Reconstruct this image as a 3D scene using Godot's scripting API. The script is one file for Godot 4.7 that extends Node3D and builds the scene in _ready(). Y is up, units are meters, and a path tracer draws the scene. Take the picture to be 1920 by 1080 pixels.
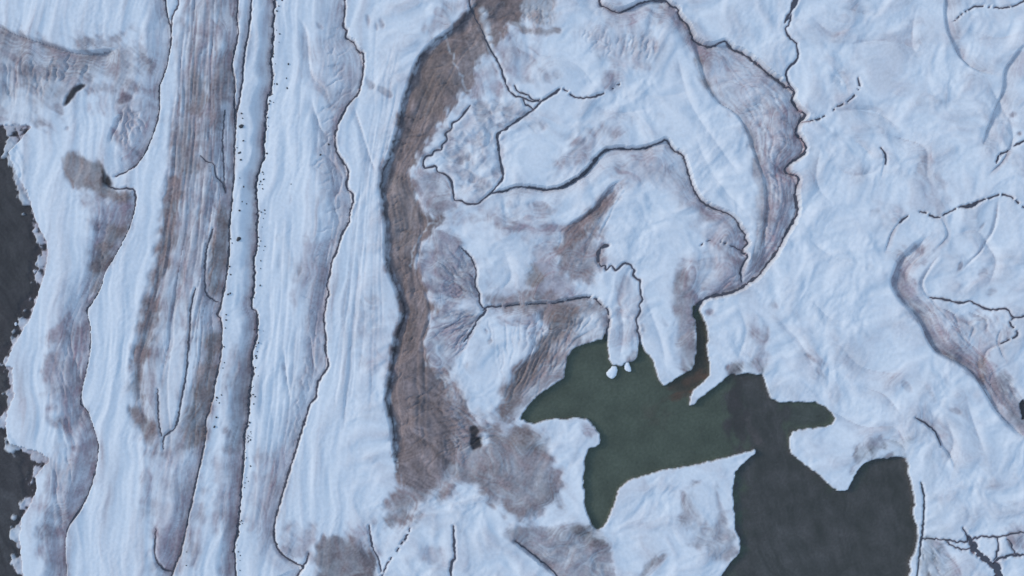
extends Node3D
# A snowed-in moraine with a silty glacial lake, seen straight down from a drone.
# Map units: 1 unit = S metres, x to the east, y to the south, (960, 540) at the world's origin.
const S := 0.3
const X0 := -120.0
const Y0 := -84.0
const C := 2.0                      # map units between grid points
const NX := 1081
const NY := 625
const LAKE := -1.5                  # water level in metres

var H := PackedFloat32Array()       # ground height
var B := PackedFloat32Array()       # bareness: 0 deep snow, 1 bare soil
var CR := PackedFloat32Array()      # soil colour (linear)
var CG := PackedFloat32Array()
var CB := PackedFloat32Array()
var TD := PackedFloat32Array()
var TV := PackedFloat32Array()
var TU := PackedFloat32Array()
var TS := PackedInt32Array()
var TP := PackedFloat32Array()
var stamp := 0
var fine := FastNoiseLite.new()
var soft := FastNoiseLite.new()
var edge := FastNoiseLite.new()
var used := {}

# ---------------------------------------------------------------- helpers
func numbered(called: String) -> String:
	if not used.has(called):
		used[called] = 0
		return called
	used[called] += 1
	return "%s_%03d" % [called, used[called]]

func tag(o: Node, label: String, category := "", group := "", kind := "") -> void:
	if label != "": o.set_meta("label", label)
	if category != "": o.set_meta("category", category)
	if group != "": o.set_meta("group", group)
	if kind != "": o.set_meta("kind", kind)

func put(called: String, mesh: Mesh, m: Material) -> MeshInstance3D:
	var o := MeshInstance3D.new()
	o.name = numbered(called)
	o.mesh = mesh
	o.material_override = m
	add_child(o, true)
	return o

func pl(a: Array) -> PackedVector2Array:
	var r := PackedVector2Array()
	for i in range(0, a.size(), 2):
		r.append(Vector2(a[i], a[i + 1]))
	return r

func smooth(p: PackedVector2Array, step: float, wob := 0.0) -> PackedVector2Array:
	var r := PackedVector2Array()
	var n := p.size()
	for i in n - 1:
		var a := p[maxi(i - 1, 0)]
		var b := p[i]
		var c := p[i + 1]
		var d := p[mini(i + 2, n - 1)]
		var k := maxi(1, int(ceil(b.distance_to(c) / step)))
		for j in k:
			r.append(b.cubic_interpolate(c, a, d, float(j) / k))
	r.append(p[n - 1])
	if wob > 0.0:
		for i in r.size():
			var q := r[i]
			r[i] = q + wob * Vector2(edge.get_noise_2d(q.x * 5.0, q.y * 5.0), edge.get_noise_2d(q.x * 5.0 + 900.0, q.y * 5.0))
	return r

func height_at(x: float, y: float) -> float:
	var i := clampi(int(round((x - X0) / C)), 0, NX - 1)
	var j := clampi(int(round((y - Y0) / C)), 0, NY - 1)
	return H[j * NX + i]

# Finds the grid points near a line: TV = distance from it (positive on SIDE), TU = way along it.
func near(p: PackedVector2Array, side: float, w: float, bank: float) -> PackedInt32Array:
	stamp += 1
	var hit := PackedInt32Array()
	var u := 0.0
	var r := maxf(w, bank)
	var r2 := r * r
	for k in p.size() - 1:
		var a := p[k]
		var e := p[k + 1] - a
		var ln := e.length()
		if ln < 0.01: continue
		var ex := e.x / ln
		var ey := e.y / ln
		var i0 := clampi(int((minf(a.x, p[k + 1].x) - r - X0) / C), 0, NX - 1)
		var i1 := clampi(int((maxf(a.x, p[k + 1].x) + r - X0) / C) + 1, 0, NX - 1)
		var j0 := clampi(int((minf(a.y, p[k + 1].y) - r - Y0) / C), 0, NY - 1)
		var j1 := clampi(int((maxf(a.y, p[k + 1].y) + r - Y0) / C) + 1, 0, NY - 1)
		for j in range(j0, j1 + 1):
			var qy := Y0 + j * C - a.y
			for i in range(i0, i1 + 1):
				var qx := X0 + i * C - a.x
				var v := (qy * ex - qx * ey) * side
				if v > r or v < -r: continue
				var t := qx * ex + qy * ey
				var o := 0.0
				if t < 0.0: o = -t
				elif t > ln: o = t - ln
				var d2 := v * v + o * o
				if d2 > r2: continue
				var id := j * NX + i
				if TS[id] != stamp:
					TS[id] = stamp
					hit.append(id)
					TP[id] = absf(v)
				elif d2 > TD[id] + 0.02: continue
				elif d2 > TD[id] - 0.02 and absf(v) <= TP[id]: continue
				TP[id] = absf(v)
				TD[id] = d2
				TV[id] = sqrt(d2) if v >= 0.0 else -sqrt(d2)
				TU[id] = u + clampf(t, 0.0, ln)
		u += ln
	return hit

# A gully side: the ground falls over W units towards the line and rises steeply behind it; soil shows through near the line in streaks along it.
func band(a: Array, side: float, w: float, depth: float, bare: float, pw := 1.2, bank := 5.0, streak := 0.5, along := 0.22, across := 3.0) -> void:
	var p := smooth(pl(a), clampf(w * 0.3, 5.0, 16.0))
	if w > 20.0:
		for pass_ in 3:
			var old := p.duplicate()
			for i in range(1, p.size() - 1): p[i] = old[i - 1] * 0.25 + old[i] * 0.5 + old[i + 1] * 0.25
	var total := 0.0
	for i in p.size() - 1: total += p[i].distance_to(p[i + 1])
	var hit := near(p, side, w * 1.3, bank)
	var off := stamp * 37.0
	for id in hit:
		var v := TV[id]
		var u := TU[id]
		var ends := smoothstep(0.0, minf(40.0, total * 0.3), minf(u, total - u))
		if v < -bank: continue
		if v < 0.0:
			var g := clampf(1.0 + v / bank, 0.0, 1.0)
			H[id] -= depth * g * g * ends
		else:
			var ww := w * (0.95 + 0.5 * soft.get_noise_2d(u * 1.4, off))
			var f := clampf(1.0 - v / ww, 0.0, 1.0)
			H[id] -= depth * f * sqrt(f) * ends
			var n := fine.get_noise_2d(u * along + off, v * across)
			var n2 := soft.get_noise_2d(u * 2.0 + off, v * 4.0)
			var c := bare * pow(f, pw) * (0.3 + 0.7 * ends) * clampf(1.0 + streak * 1.1 * n + 0.6 * n2, 0.0, 1.8)
			H[id] += 0.12 * n * f
			B[id] = 1.0 - (1.0 - B[id]) * (1.0 - clampf(c, 0.0, 1.0))

# N thin lines between two edges, each along part of the way: the soil shows in them.
func flow(a: Array, b: Array, n: int, bare: float, w: float, depth: float, seed_: int) -> void:
	var rng := RandomNumberGenerator.new()
	rng.seed = seed_ * 101
	var pa := even(pl(a), 41)
	var pb := even(pl(b), 41)
	for k in n:
		var f := (k + rng.randf()) / n
		var s := rng.randi_range(0, 26)
		var e := mini(40, s + rng.randi_range(9, 26))
		var line := []
		for i in range(s, e + 1):
			var q := pa[i].lerp(pb[i], clampf(f + 0.05 * edge.get_noise_2d(i * 6.0, k * 50.0 + seed_ * 9.0), 0.0, 1.0))
			line.append_array([q.x, q.y])
		band(line, 1.0 if rng.randf() < 0.6 else -1.0, w * rng.randf_range(0.6, 1.6), depth * rng.randf_range(0.5, 1.2), bare * rng.randf_range(0.5, 1.3), 0.9, 3.0, 0.6, 0.5)

# N short rills from one edge to the other, down the slope.
func runnels(a: Array, b: Array, n: int, w: float, depth: float, seed_: int, bare := 0.16) -> void:
	var rng := RandomNumberGenerator.new()
	rng.seed = seed_ * 77
	var pa := even(pl(a), 101)
	var pb := even(pl(b), 101)
	for k in n:
		var i := int(100.0 * (k + rng.randf()) / n)
		var j := clampi(i + rng.randi_range(-3, 3), 0, 100)
		var f0 := rng.randf_range(0.05, 0.45)
		var f1 := f0 + rng.randf_range(0.25, 0.6)
		var line := []
		for m in 7:
			var f := lerpf(f0, minf(f1, 1.0), m / 6.0)
			var q := pa[i].lerp(pb[j], f) + Vector2(edge.get_noise_2d(f * 300.0, k * 40.0), edge.get_noise_2d(f * 300.0, k * 40.0 + 500.0)) * 7.0
			line.append_array([q.x, q.y])
		band(line, 1.0 if rng.randf() < 0.5 else -1.0, w * rng.randf_range(0.6, 1.6), depth * rng.randf_range(0.4, 1.2), bare, 0.9, 3.0, 0.5, 0.5)

func even(p: PackedVector2Array, n: int) -> PackedVector2Array:
	var c := Curve2D.new()
	for q in p: c.add_point(q)
	var r := PackedVector2Array()
	for i in n: r.append(c.sample_baked(c.get_baked_length() * i / (n - 1.0)))
	return r

# Soft-edged polygon: returns [i0, j0, w, h, values]
func mask(a: PackedVector2Array, blur: float) -> Array:
	var rad := int(round(blur / C))
	var lo := a[0]
	var hi := a[0]
	for q in a:
		lo = lo.min(q)
		hi = hi.max(q)
	var pad := rad * 2 + 2
	var i0 := clampi(int((lo.x - X0) / C) - pad, 0, NX - 1)
	var i1 := clampi(int((hi.x - X0) / C) + pad, 0, NX - 1)
	var j0 := clampi(int((lo.y - Y0) / C) - pad, 0, NY - 1)
	var j1 := clampi(int((hi.y - Y0) / C) + pad, 0, NY - 1)
	var w := i1 - i0 + 1
	var h := j1 - j0 + 1
	var m := PackedFloat32Array()
	m.resize(w * h)
	var n := a.size()
	for j in h:
		var y := Y0 + (j0 + j) * C
		var xs := PackedFloat32Array()
		for k in n:
			var p := a[k]
			var q := a[(k + 1) % n]
			if (p.y <= y) != (q.y <= y):
				xs.append(p.x + (y - p.y) / (q.y - p.y) * (q.x - p.x))
		xs.sort()
		for k in range(0, xs.size() - 1, 2):
			var s := maxi(0, int(ceil((xs[k] - X0) / C)) - i0)
			var e := mini(w - 1, int(floor((xs[k + 1] - X0) / C)) - i0)
			for i in range(s, e + 1): m[j * w + i] = 1.0
	if rad > 0:
		for pass_ in 2:
			m = box(m, w, h, rad, 1, w)
			m = box(m, h, w, rad, w, 1)
	return [i0, j0, w, h, m]

func box(m: PackedFloat32Array, n: int, rows: int, rad: int, dn: int, dr: int) -> PackedFloat32Array:
	var o := PackedFloat32Array()
	o.resize(m.size())
	var inv := 1.0 / (2 * rad + 1)
	for r in rows:
		var at := r * dr
		var first := m[at]
		var last := m[at + (n - 1) * dn]
		var sum := first * rad
		for i in rad: sum += m[at + mini(i, n - 1) * dn]
		for i in n:
			sum += m[at + (i + rad) * dn] if i + rad < n else last
			o[at + i * dn] = sum * inv
			sum -= m[at + (i - rad) * dn] if i - rad >= 0 else first
	return o

# A patch where soil shows through: BARE of it, ragged by RAG, streaked along ANGLE.
func patch(a: Array, blur: float, bare: float, angle := 90.0, streak := 0.5, rag := 0.5, soil := Color(0, 0, 0, 0), drop := 0.0, stretch := 11.0) -> void:
	var k := mask(pl(a), blur)
	var i0: int = k[0]
	var j0: int = k[1]
	var w: int = k[2]
	var h: int = k[3]
	var m: PackedFloat32Array = k[4]
	var ca := cos(deg_to_rad(angle))
	var sa := sin(deg_to_rad(angle))
	stamp += 1
	var off := stamp * 53.0
	for j in h:
		for i in w:
			var f := m[j * w + i]
			if f < 0.01: continue
			var x := X0 + (i0 + i) * C
			var y := Y0 + (j0 + j) * C
			var wx := 16.0 * soft.get_noise_2d(x * 1.3, y * 1.3 + off)
			var wy := 10.0 * soft.get_noise_2d(x * 1.3 + 700.0, y * 1.3 + off)
			var u := x * ca + y * sa + wy
			var v := y * ca - x * sa + wx
			var n := 0.7 * fine.get_noise_2d(u * 1.0 / stretch + off, v * 1.1) + 0.55 * fine.get_noise_2d(u * 1.6 / stretch + off, v * 2.6)
			var e := 1.3 * soft.get_noise_2d(x * 3.2 + off, y * 3.2)
			f = smoothstep(0.05, 0.95, f + rag * (0.8 * e + 0.5 * n) * 4.0 * f * (1.0 - f))
			var id := (j0 + j) * NX + i0 + i
			if soil.a > 0.0:
				var sf := f * soil.a
				var q := 1.0 + 0.5 * n * minf(1.0, 0.4 + streak) + 0.25 * e
				CR[id] += (soil.r * q - CR[id]) * sf
				CG[id] += (soil.g * q - CG[id]) * sf
				CB[id] += (soil.b * q - CB[id]) * sf
			if bare < 0.0:
				B[id] *= 1.0 + bare * f
			else:
				var c := clampf(bare * f * (1.0 + minf(1.0, 1.7 * (1.0 - bare)) * (0.8 * streak * n + 0.55 * e)), 0.0, 1.0)
				B[id] = 1.0 - (1.0 - B[id]) * (1.0 - c)
			H[id] += 0.11 * n * f * streak - drop * f

# A narrow channel worn into the ground, and a dark ribbon: stream water, and on gully lines painted bank shade.
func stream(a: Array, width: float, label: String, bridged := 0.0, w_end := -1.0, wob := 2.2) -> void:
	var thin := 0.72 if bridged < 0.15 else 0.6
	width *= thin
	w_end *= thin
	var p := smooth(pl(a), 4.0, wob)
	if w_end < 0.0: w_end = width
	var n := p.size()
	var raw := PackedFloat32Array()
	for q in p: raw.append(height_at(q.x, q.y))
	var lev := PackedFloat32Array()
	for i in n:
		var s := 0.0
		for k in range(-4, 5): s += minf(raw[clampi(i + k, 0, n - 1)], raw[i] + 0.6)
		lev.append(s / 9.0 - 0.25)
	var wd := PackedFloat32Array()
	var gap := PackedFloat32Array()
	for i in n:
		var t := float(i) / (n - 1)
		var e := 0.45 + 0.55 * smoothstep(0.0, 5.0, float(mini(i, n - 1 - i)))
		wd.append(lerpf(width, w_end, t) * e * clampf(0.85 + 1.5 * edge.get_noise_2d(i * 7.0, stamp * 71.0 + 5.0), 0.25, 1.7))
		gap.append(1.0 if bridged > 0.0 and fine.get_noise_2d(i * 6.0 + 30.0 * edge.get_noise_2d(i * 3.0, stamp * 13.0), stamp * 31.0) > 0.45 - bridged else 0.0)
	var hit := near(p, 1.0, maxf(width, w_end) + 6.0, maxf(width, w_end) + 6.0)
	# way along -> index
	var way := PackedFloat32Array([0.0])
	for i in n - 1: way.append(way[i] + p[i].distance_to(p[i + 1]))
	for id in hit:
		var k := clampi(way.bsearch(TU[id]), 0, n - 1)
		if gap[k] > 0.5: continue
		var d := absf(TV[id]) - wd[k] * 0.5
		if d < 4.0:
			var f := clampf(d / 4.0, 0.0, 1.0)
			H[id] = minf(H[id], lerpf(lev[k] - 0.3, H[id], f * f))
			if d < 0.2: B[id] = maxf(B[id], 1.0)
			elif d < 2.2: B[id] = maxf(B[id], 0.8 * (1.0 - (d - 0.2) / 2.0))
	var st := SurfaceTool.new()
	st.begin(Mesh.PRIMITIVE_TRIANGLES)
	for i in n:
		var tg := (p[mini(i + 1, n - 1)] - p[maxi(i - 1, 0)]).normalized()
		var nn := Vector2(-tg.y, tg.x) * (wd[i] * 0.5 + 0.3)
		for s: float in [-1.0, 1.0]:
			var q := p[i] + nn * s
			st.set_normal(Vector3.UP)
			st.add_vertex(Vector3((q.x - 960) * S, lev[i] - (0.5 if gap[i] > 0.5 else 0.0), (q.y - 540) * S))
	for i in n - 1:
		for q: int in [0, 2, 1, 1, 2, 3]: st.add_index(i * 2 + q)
	var o := put("stream_and_bank_shade", st.commit(), mat_stream_and_shade)
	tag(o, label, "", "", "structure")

func water(a: Array, label: String, m: Material, called: String, level := LAKE) -> void:
	for big: PackedVector2Array in Geometry2D.offset_polygon(pl(a), 5.0):
		var t := Geometry2D.triangulate_polygon(big)
		var st := SurfaceTool.new()
		st.begin(Mesh.PRIMITIVE_TRIANGLES)
		for q in big:
			st.set_normal(Vector3.UP)
			st.add_vertex(Vector3((q.x - 960) * S, level, (q.y - 540) * S))
		for i in range(0, t.size(), 3):
			var A := big[t[i]]
			var Bq := big[t[i + 1]]
			var Cq := big[t[i + 2]]
			var order := [t[i], t[i + 1], t[i + 2]] if (Bq - A).cross(Cq - A) > 0.0 else [t[i], t[i + 2], t[i + 1]]
			for q in order: st.add_index(q)
		var o := put(called, st.commit(), m)
		tag(o, label, "", "", "structure")

func basin(a: Array, blur: float, depth: float, soil: Color, fringe := 0.0) -> void:
	var pts := pl(a)
	var far := mask(pts, 26.0)
	var m2: PackedFloat32Array = far[4]
	for j in int(far[3]):
		for i in int(far[2]):
			var f := minf(1.0, m2[j * int(far[2]) + i] * 1.8)
			if f < 0.005: continue
			var id: int = (int(far[1]) + j) * NX + int(far[0]) + i
			H[id] = lerpf(H[id], clampf(H[id], -0.9, -0.3), f)
	var k := mask(pts, blur)
	var m: PackedFloat32Array = k[4]
	for j in int(k[3]):
		for i in int(k[2]):
			var f := m[j * int(k[2]) + i]
			if f < 0.005: continue
			var id: int = (int(k[1]) + j) * NX + int(k[0]) + i
			var x := X0 + (int(k[0]) + i) * C
			var y := Y0 + (int(k[1]) + j) * C
			var e := edge.get_noise_2d(x * 2.5, y * 2.5)
			f = clampf(f + e * 1.6 * f * (1.0 - f), 0.0, 1.0)
			H[id] = lerpf(H[id], LAKE - depth, smoothstep(0.2, 0.9, f))
			B[id] = maxf(B[id], smoothstep(0.25, 0.5, f))
			var sf := smoothstep(0.3, 0.6, f)
			if fringe > 0.0 and f > 0.3:
				var fx: int = int(k[0]) + i - int(far[0])
				var fy: int = int(k[1]) + j - int(far[1])
				var near_shore := 1.0 - clampf((m2[fy * int(far[2]) + fx] - 0.5) / 0.42, 0.0, 1.0)
				var crust := 0.75 * edge.get_noise_2d(x * 1.3 + 90.0, y * 1.1) + 0.7 * soft.get_noise_2d(x * 2.4, y * 2.4)
				var up := smoothstep(0.40, 0.6, crust * 0.8 + near_shore * 0.75 * fringe) * smoothstep(0.1, 0.3, near_shore)
				if up > 0.0:
					H[id] = lerpf(H[id], LAKE + 0.25 + 0.5 * crust, up)
					B[id] = lerpf(B[id], clampf(0.55 - 0.5 * crust, 0.15, 0.9), up)
					sf *= 1.0 - up
			CR[id] = lerpf(CR[id], soil.r, sf)
			CG[id] = lerpf(CG[id], soil.g, sf)
			CB[id] = lerpf(CB[id], soil.b, sf)

var mat_stream_and_shade: StandardMaterial3D

func grain(freq: float, lo: float, hi: float, octaves := 4) -> NoiseTexture2D:
	var n := FastNoiseLite.new()
	n.noise_type = FastNoiseLite.TYPE_SIMPLEX_SMOOTH
	n.seed = 11
	n.frequency = freq
	n.fractal_octaves = octaves
	var t := NoiseTexture2D.new()
	t.width = 512
	t.height = 512
	t.seamless = true
	t.noise = n
	var g := Gradient.new()
	g.set_color(0, Color(lo, lo, lo))
	g.set_color(1, Color(hi, hi, hi))
	t.color_ramp = g
	return t

func _ready() -> void:
	# ------------------------------------------------------------ camera, sky, sun, exposure
	var cam := Camera3D.new()
	cam.name = "camera"
	cam.fov = 30.0
	cam.near = 1.0
	cam.far = 4000.0
	cam.position = Vector3(0, 162.0 / tan(deg_to_rad(15.0)), 0)
	cam.rotation_degrees = Vector3(-90, 0, 0)
	cam.current = true
	add_child(cam)
	var env := Environment.new()
	var sm := ProceduralSkyMaterial.new()
	sm.sky_top_color = Color(0.635, 0.765, 0.915)
	sm.sky_horizon_color = Color(0.71, 0.815, 0.935)
	sm.ground_horizon_color = Color(0.70, 0.78, 0.88)
	sm.ground_bottom_color = Color(0.60, 0.68, 0.78)
	sm.sky_curve = 0.2
	var sky := Sky.new()
	sky.sky_material = sm
	env.background_mode = Environment.BG_SKY
	env.sky = sky
	env.tonemap_mode = Environment.TONE_MAPPER_LINEAR
	env.background_energy_multiplier = 0.84
	env.tonemap_exposure = 1.13
	env.sdfgi_enabled = true
	env.ssao_enabled = true
	env.ssil_enabled = true
	var we := WorldEnvironment.new()
	we.name = "daylight"
	we.environment = env
	add_child(we)
	var sun := DirectionalLight3D.new()
	sun.name = "sun"
	sun.light_color = Color(1.0, 0.97, 0.93)
	sun.light_energy = 0.5
	sun.light_angular_distance = 12.0
	sun.shadow_enabled = true
	add_child(sun)
	sun.look_at_from_position(Vector3.ZERO, Vector3(0.84, -0.44, 0.26), Vector3.UP)

	# ------------------------------------------------------------ noises and materials
	fine.noise_type = FastNoiseLite.TYPE_SIMPLEX_SMOOTH
	fine.seed = 3
	fine.frequency = 0.05
	fine.fractal_octaves = 2
	soft.noise_type = FastNoiseLite.TYPE_SIMPLEX_SMOOTH
	soft.seed = 7
	soft.frequency = 0.008
	soft.fractal_octaves = 3
	soft.fractal_gain = 0.4
	edge.noise_type = FastNoiseLite.TYPE_SIMPLEX_SMOOTH
	edge.seed = 5
	edge.frequency = 0.03
	edge.fractal_octaves = 4
	mat_stream_and_shade = StandardMaterial3D.new()
	mat_stream_and_shade.albedo_color = Color(0.075, 0.072, 0.088).linear_to_srgb()  # dark tone of stream water, also used as bank shade in gullies
	mat_stream_and_shade.roughness = 0.12
	var mat_ground := StandardMaterial3D.new()
	mat_ground.vertex_color_use_as_albedo = true
	mat_ground.roughness = 0.95
	mat_ground.uv1_triplanar = true
	mat_ground.uv1_world_triplanar = true
	mat_ground.uv1_scale = Vector3(0.02, 0.02, 0.02)
	mat_ground.albedo_texture = grain(0.035, 0.9, 1.0)
	var mat_snow := StandardMaterial3D.new()
	mat_snow.vertex_color_use_as_albedo = true
	mat_snow.roughness = 0.85
	mat_snow.uv1_triplanar = true
	mat_snow.uv1_world_triplanar = true
	mat_snow.uv1_scale = Vector3(0.013, 0.013, 0.013)
	mat_snow.albedo_texture = grain(0.05, 0.93, 0.99)
	var mat_lake := StandardMaterial3D.new()
	mat_lake.albedo_color = Color(Color(0.085, 0.10, 0.072).linear_to_srgb(), 0.25)
	mat_lake.transparency = BaseMaterial3D.TRANSPARENCY_ALPHA
	mat_lake.roughness = 0.06
	mat_lake.metallic_specular = 0.3
	var mat_pond: StandardMaterial3D = mat_lake.duplicate()
	mat_pond.albedo_color = Color(Color(0.06, 0.052, 0.05).linear_to_srgb(), 0.25)

	# ------------------------------------------------------------ the lie of the land
	var total := NX * NY

	H.resize(total); B.resize(total); CR.resize(total); CG.resize(total); CB.resize(total)
	TP.resize(total); TD.resize(total); TV.resize(total); TU.resize(total); TS.resize(total)
	var t0 := Time.get_ticks_msec()
	for j in NY:
		var y := Y0 + j * C
		for i in NX:
			var x := X0 + i * C
			var id := j * NX + i
			var west := smoothstep(760.0, 660.0, x + 0.06 * y)
			var lo := soft.get_noise_2d(x * 0.45, y * 0.45)
			var px := x + 45.0 * soft.get_noise_2d(x * 0.6, y * 0.6 + 300.0)
			var py := y + 45.0 * soft.get_noise_2d(x * 0.6 + 800.0, y * 0.6)
			var sw := soft.get_noise_2d((px * 0.5 + x * 0.5 + 0.12 * y) * 3.0, y * 0.4)
			var se := soft.get_noise_2d(px * 1.5 + 500.0, py * 1.7)
			var fs := fine.get_noise_2d((x + 0.1 * y + 0.3 * (px - x)) * 1.0, y * 0.09)
			var fe := soft.get_noise_2d((px - 0.5 * py) * 2.6, (py + 0.4 * px) * 1.7)
			var fold := 1.0 - absf(soft.get_noise_2d(px * 1.1, py * 1.1 + 60.0)) * 2.0
			fold = maxf(0.0, fold - 0.55) * 2.0
			H[id] = 1.6 * lo + lerpf(1.7 * se + 0.20 * fe + 0.22 * fold, 1.0 * sw + 0.2 * fs, west)
			var b := lerpf(0.30 * maxf(0.0, se + 0.05) + 0.16 * maxf(0.0, fe) + 0.12 * fold * maxf(0.0, 0.3 + fe), 0.24 * maxf(0.0, sw) + 0.42 * maxf(0.0, fs) * maxf(0.0, 0.35 + sw * 1.4), west)
			B[id] = b
			var br := soft.get_noise_2d(x * 2.0 + 90.0, y * 2.0)
			CR[id] = 0.30 + 0.05 * br
			CG[id] = 0.195 + 0.035 * br
			CB[id] = 0.20 + 0.03 * br
	print("base ", Time.get_ticks_msec() - t0)

	var brown := Color(0.258, 0.183, 0.158, 1.0)
	var rust := Color(0.246, 0.147, 0.112, 0.8)
	var olive := Color(0.122, 0.130, 0.086)
	var dark := Color(0.092, 0.072, 0.068)

	# patches of thin snow and soil --------------------------------------------
	patch([-120,45, 30,52, 62,78, 110,95, 240,60, 262,90, 282,130, 280,165, 250,168, 165,150, 150,165, 120,200, 75,238, 55,240, -120,238], 22, 0.46, 35, 0.6, 0.9, Color(0.224, 0.177, 0.172, 0.7))
	patch([10,105, 60,110, 95,140, 80,165, 40,150], 12, 0.5, 30, 0.7, 0.9)
	patch([0,185, 60,170, 75,225, 20,235], 14, -0.7)
	patch([160,160, 240,165, 290,165, 293,230, 280,265, 255,300, 235,310, 225,270, 215,220, 180,200], 18, 0.38, 70, 0.9, 0.8)
	patch([113,290, 145,285, 165,300, 185,300, 192,330, 215,355, 245,358, 248,372, 225,385, 205,372, 180,360, 140,352, 120,325], 6, 0.75, 60, 0.5, 0.6, brown)
	patch([178,302, 190,303, 200,320, 206,335, 214,350, 200,352, 188,340, 190,325], 3, 0.9, 60, 0.2, 0.4, Color(0.060, 0.045, 0.040, 1.0), 0.4)
	patch([119,198, 122,185, 135,165, 150,158, 165,157, 145,172, 133,190, 125,199], 2, 1.0, 120, 0.1, 0.3, Color(0.050, 0.045, 0.045, 1.0), 0.5)
	patch([150,362, 200,365, 246,368, 244,420, 232,440, 205,490, 188,515, 170,520, 172,470, 178,430, 165,390], 12, 0.52, 65, 0.6, 0.7)
	patch([205,420, 236,425, 200,490, 176,560, 160,572, 168,520, 180,470], 8, 0.5, 115, 0.5, 0.6, brown)
	patch([90,610, 160,585, 166,620, 162,680, 150,720, 145,755, 168,800, 176,850, 150,850, 120,810, 95,770, 82,740, 88,680], 16, 0.5, 75, 0.6, 0.8)
	# the grey-brown striped slope
	patch([345,-84, 440,-84, 445,40, 436,110, 437,240, 432,360, 427,460, 412,560, 400,600, 410,660, 398,740, 378,850, 270,850, 245,780, 243,700, 258,620, 285,520, 305,420, 315,320, 328,200, 338,80], 16, 0.46, 97, 0.85, 0.6, Color(0.246, 0.189, 0.185, 0.5), 0.0, 16.0)
	patch([312,330, 345,340, 335,420, 318,480, 300,560, 285,640, 268,700, 262,760, 285,790, 300,840, 270,830, 248,780, 246,700, 258,620, 280,540, 298,440], 8, 0.68, 100, 0.8, 0.8, Color(0.224, 0.153, 0.132, 0.8), 0.3, 9.0)
	patch([350,150, 372,120, 392,180, 372,220, 352,205], 8, 0.5, 97, 0.8, 0.8, Color(0.224, 0.165, 0.145, 0.8), 0.0, 12.0)
	patch([325,225, 350,215, 372,260, 375,330, 345,340, 318,330], 10, 0.42, 98, 1.0, 0.6, Color(0.224, 0.165, 0.145, 0.6), 0.0, 14.0)
	patch([400,110, 430,120, 432,190, 415,260, 400,250, 398,180], 10, 0.4, 97, 0.7, 0.7, Color(0.224, 0.165, 0.145, 0.6), 0.0, 12.0)
	patch([400,600, 412,640, 398,740, 382,800, 378,845, 340,845, 352,760, 372,690], 8, 0.58, 100, 0.6, 0.6, brown)
	patch([415,370, 428,400, 426,460, 415,520, 402,560, 390,545, 390,480, 404,420], 6, 0.55, 100, 0.6, 0.5, brown)
	# clean snow lying in the hollows of that slope
	patch([418,190, 433,195, 434,300, 424,330, 417,270], 4, -0.85)
	patch([388,430, 398,390, 404,400, 396,450, 388,520, 384,500], 4, -0.8)
	patch([384,570, 392,580, 372,650, 352,750, 338,790, 345,700, 365,620], 5, -0.9)
	patch([310,600, 328,590, 345,640, 345,700, 330,780, 310,815, 300,790, 302,700], 9, -0.7)
	patch([368,520, 376,510, 372,570, 356,620, 350,650, 357,570], 4, -0.6)
	# west strips below the caption
	patch([290,990, 345,990, 335,1045, 320,1080, 300,1070], 6, 0.38, 80, 0.5, 0.6)
	patch([75,990, 122,985, 118,1030, 127,1090, 80,1070, 70,1035, 82,1020], 10, 0.42, 60, 0.6, 0.7)
	patch([435,660, 466,650, 470,705, 462,790, 455,850, 420,850, 428,760], 10, 0.46, 97, 0.6, 0.6, Color(0.224, 0.177, 0.172, 0.7))
	patch([420,995, 438,990, 436,1080, 410,1085], 8, 0.35, 95, 0.5)
	patch([515,985, 590,985, 592,1030, 560,1060, 525,1040], 12, 0.42, 60, 0.6, 0.6)
	patch([596,1015, 620,1000, 660,1008, 690,1030, 705,1060, 690,1110, 600,1130, 592,1060], 8, 0.8, 65, 0.5, 0.8, Color(0.19, 0.145, 0.135, 0.9))
	patch([640,985, 690,985, 712,1050, 690,1060, 665,1030], 8, 0.4, 60, 0.8, 0.6)
	patch([790,1010, 850,1040, 845,1075, 800,1060], 10, 0.3, 20, 0.6)
	# the big bare ridge
	patch([885,-84, 990,-84, 985,0, 975,30, 945,58, 925,90, 902,112, 885,150, 870,175, 852,192, 832,225, 815,252, 800,275, 778,300, 768,325, 778,352, 792,385, 810,404, 835,409, 862,412, 832,421, 802,440, 788,470, 783,500, 790,530, 806,556, 826,572, 812,588, 803,612, 795,636, 796,660, 808,690, 830,720, 850,790, 850,860, 820,900, 790,925, 760,915, 742,880, 738,845, 734,800, 727,770, 722,745, 728,720, 735,680, 738,650, 743,625, 752,605, 757,580, 748,555, 738,530, 726,500, 722,470, 724,430, 720,400, 715,365, 714,345, 718,320, 728,295, 738,265, 748,230, 752,205, 760,175, 772,145, 780,118, 800,90, 830,65, 860,45, 880,20], 7, 0.97, 100, 0.12, 1.0, brown, 0.0, 12.0)
	patch([900,40, 930,40, 925,90, 890,140, 868,170, 850,150, 870,100], 14, 0.0, 60, 0.3, 0.5, Color(0.302, 0.236, 0.211, 0.6))
	patch([790,110, 830,75, 860,60, 850,130, 830,200, 790,230, 770,200], 20, 0.0, 60, 0.3, 0.6, Color(0.218, 0.153, 0.125, 0.7))
	patch([730,330, 760,320, 775,360, 780,420, 765,480, 740,470, 730,400], 14, 0.0, 95, 0.3, 0.6, Color(0.280, 0.212, 0.185, 0.7))
	# thin snow on the ridge's east rim
	patch([985,-84, 1045,-84, 1042,40, 1000,50, 968,20], 10, 0.5, 85, 0.7, 0.7, brown, 0.0, 14.0)
	patch([955,20, 972,28, 985,48, 1010,56, 1052,52, 1050,62, 1010,68, 978,60, 955,40], 4, 0.7, 20, 0.5, 0.6, brown)
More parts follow.
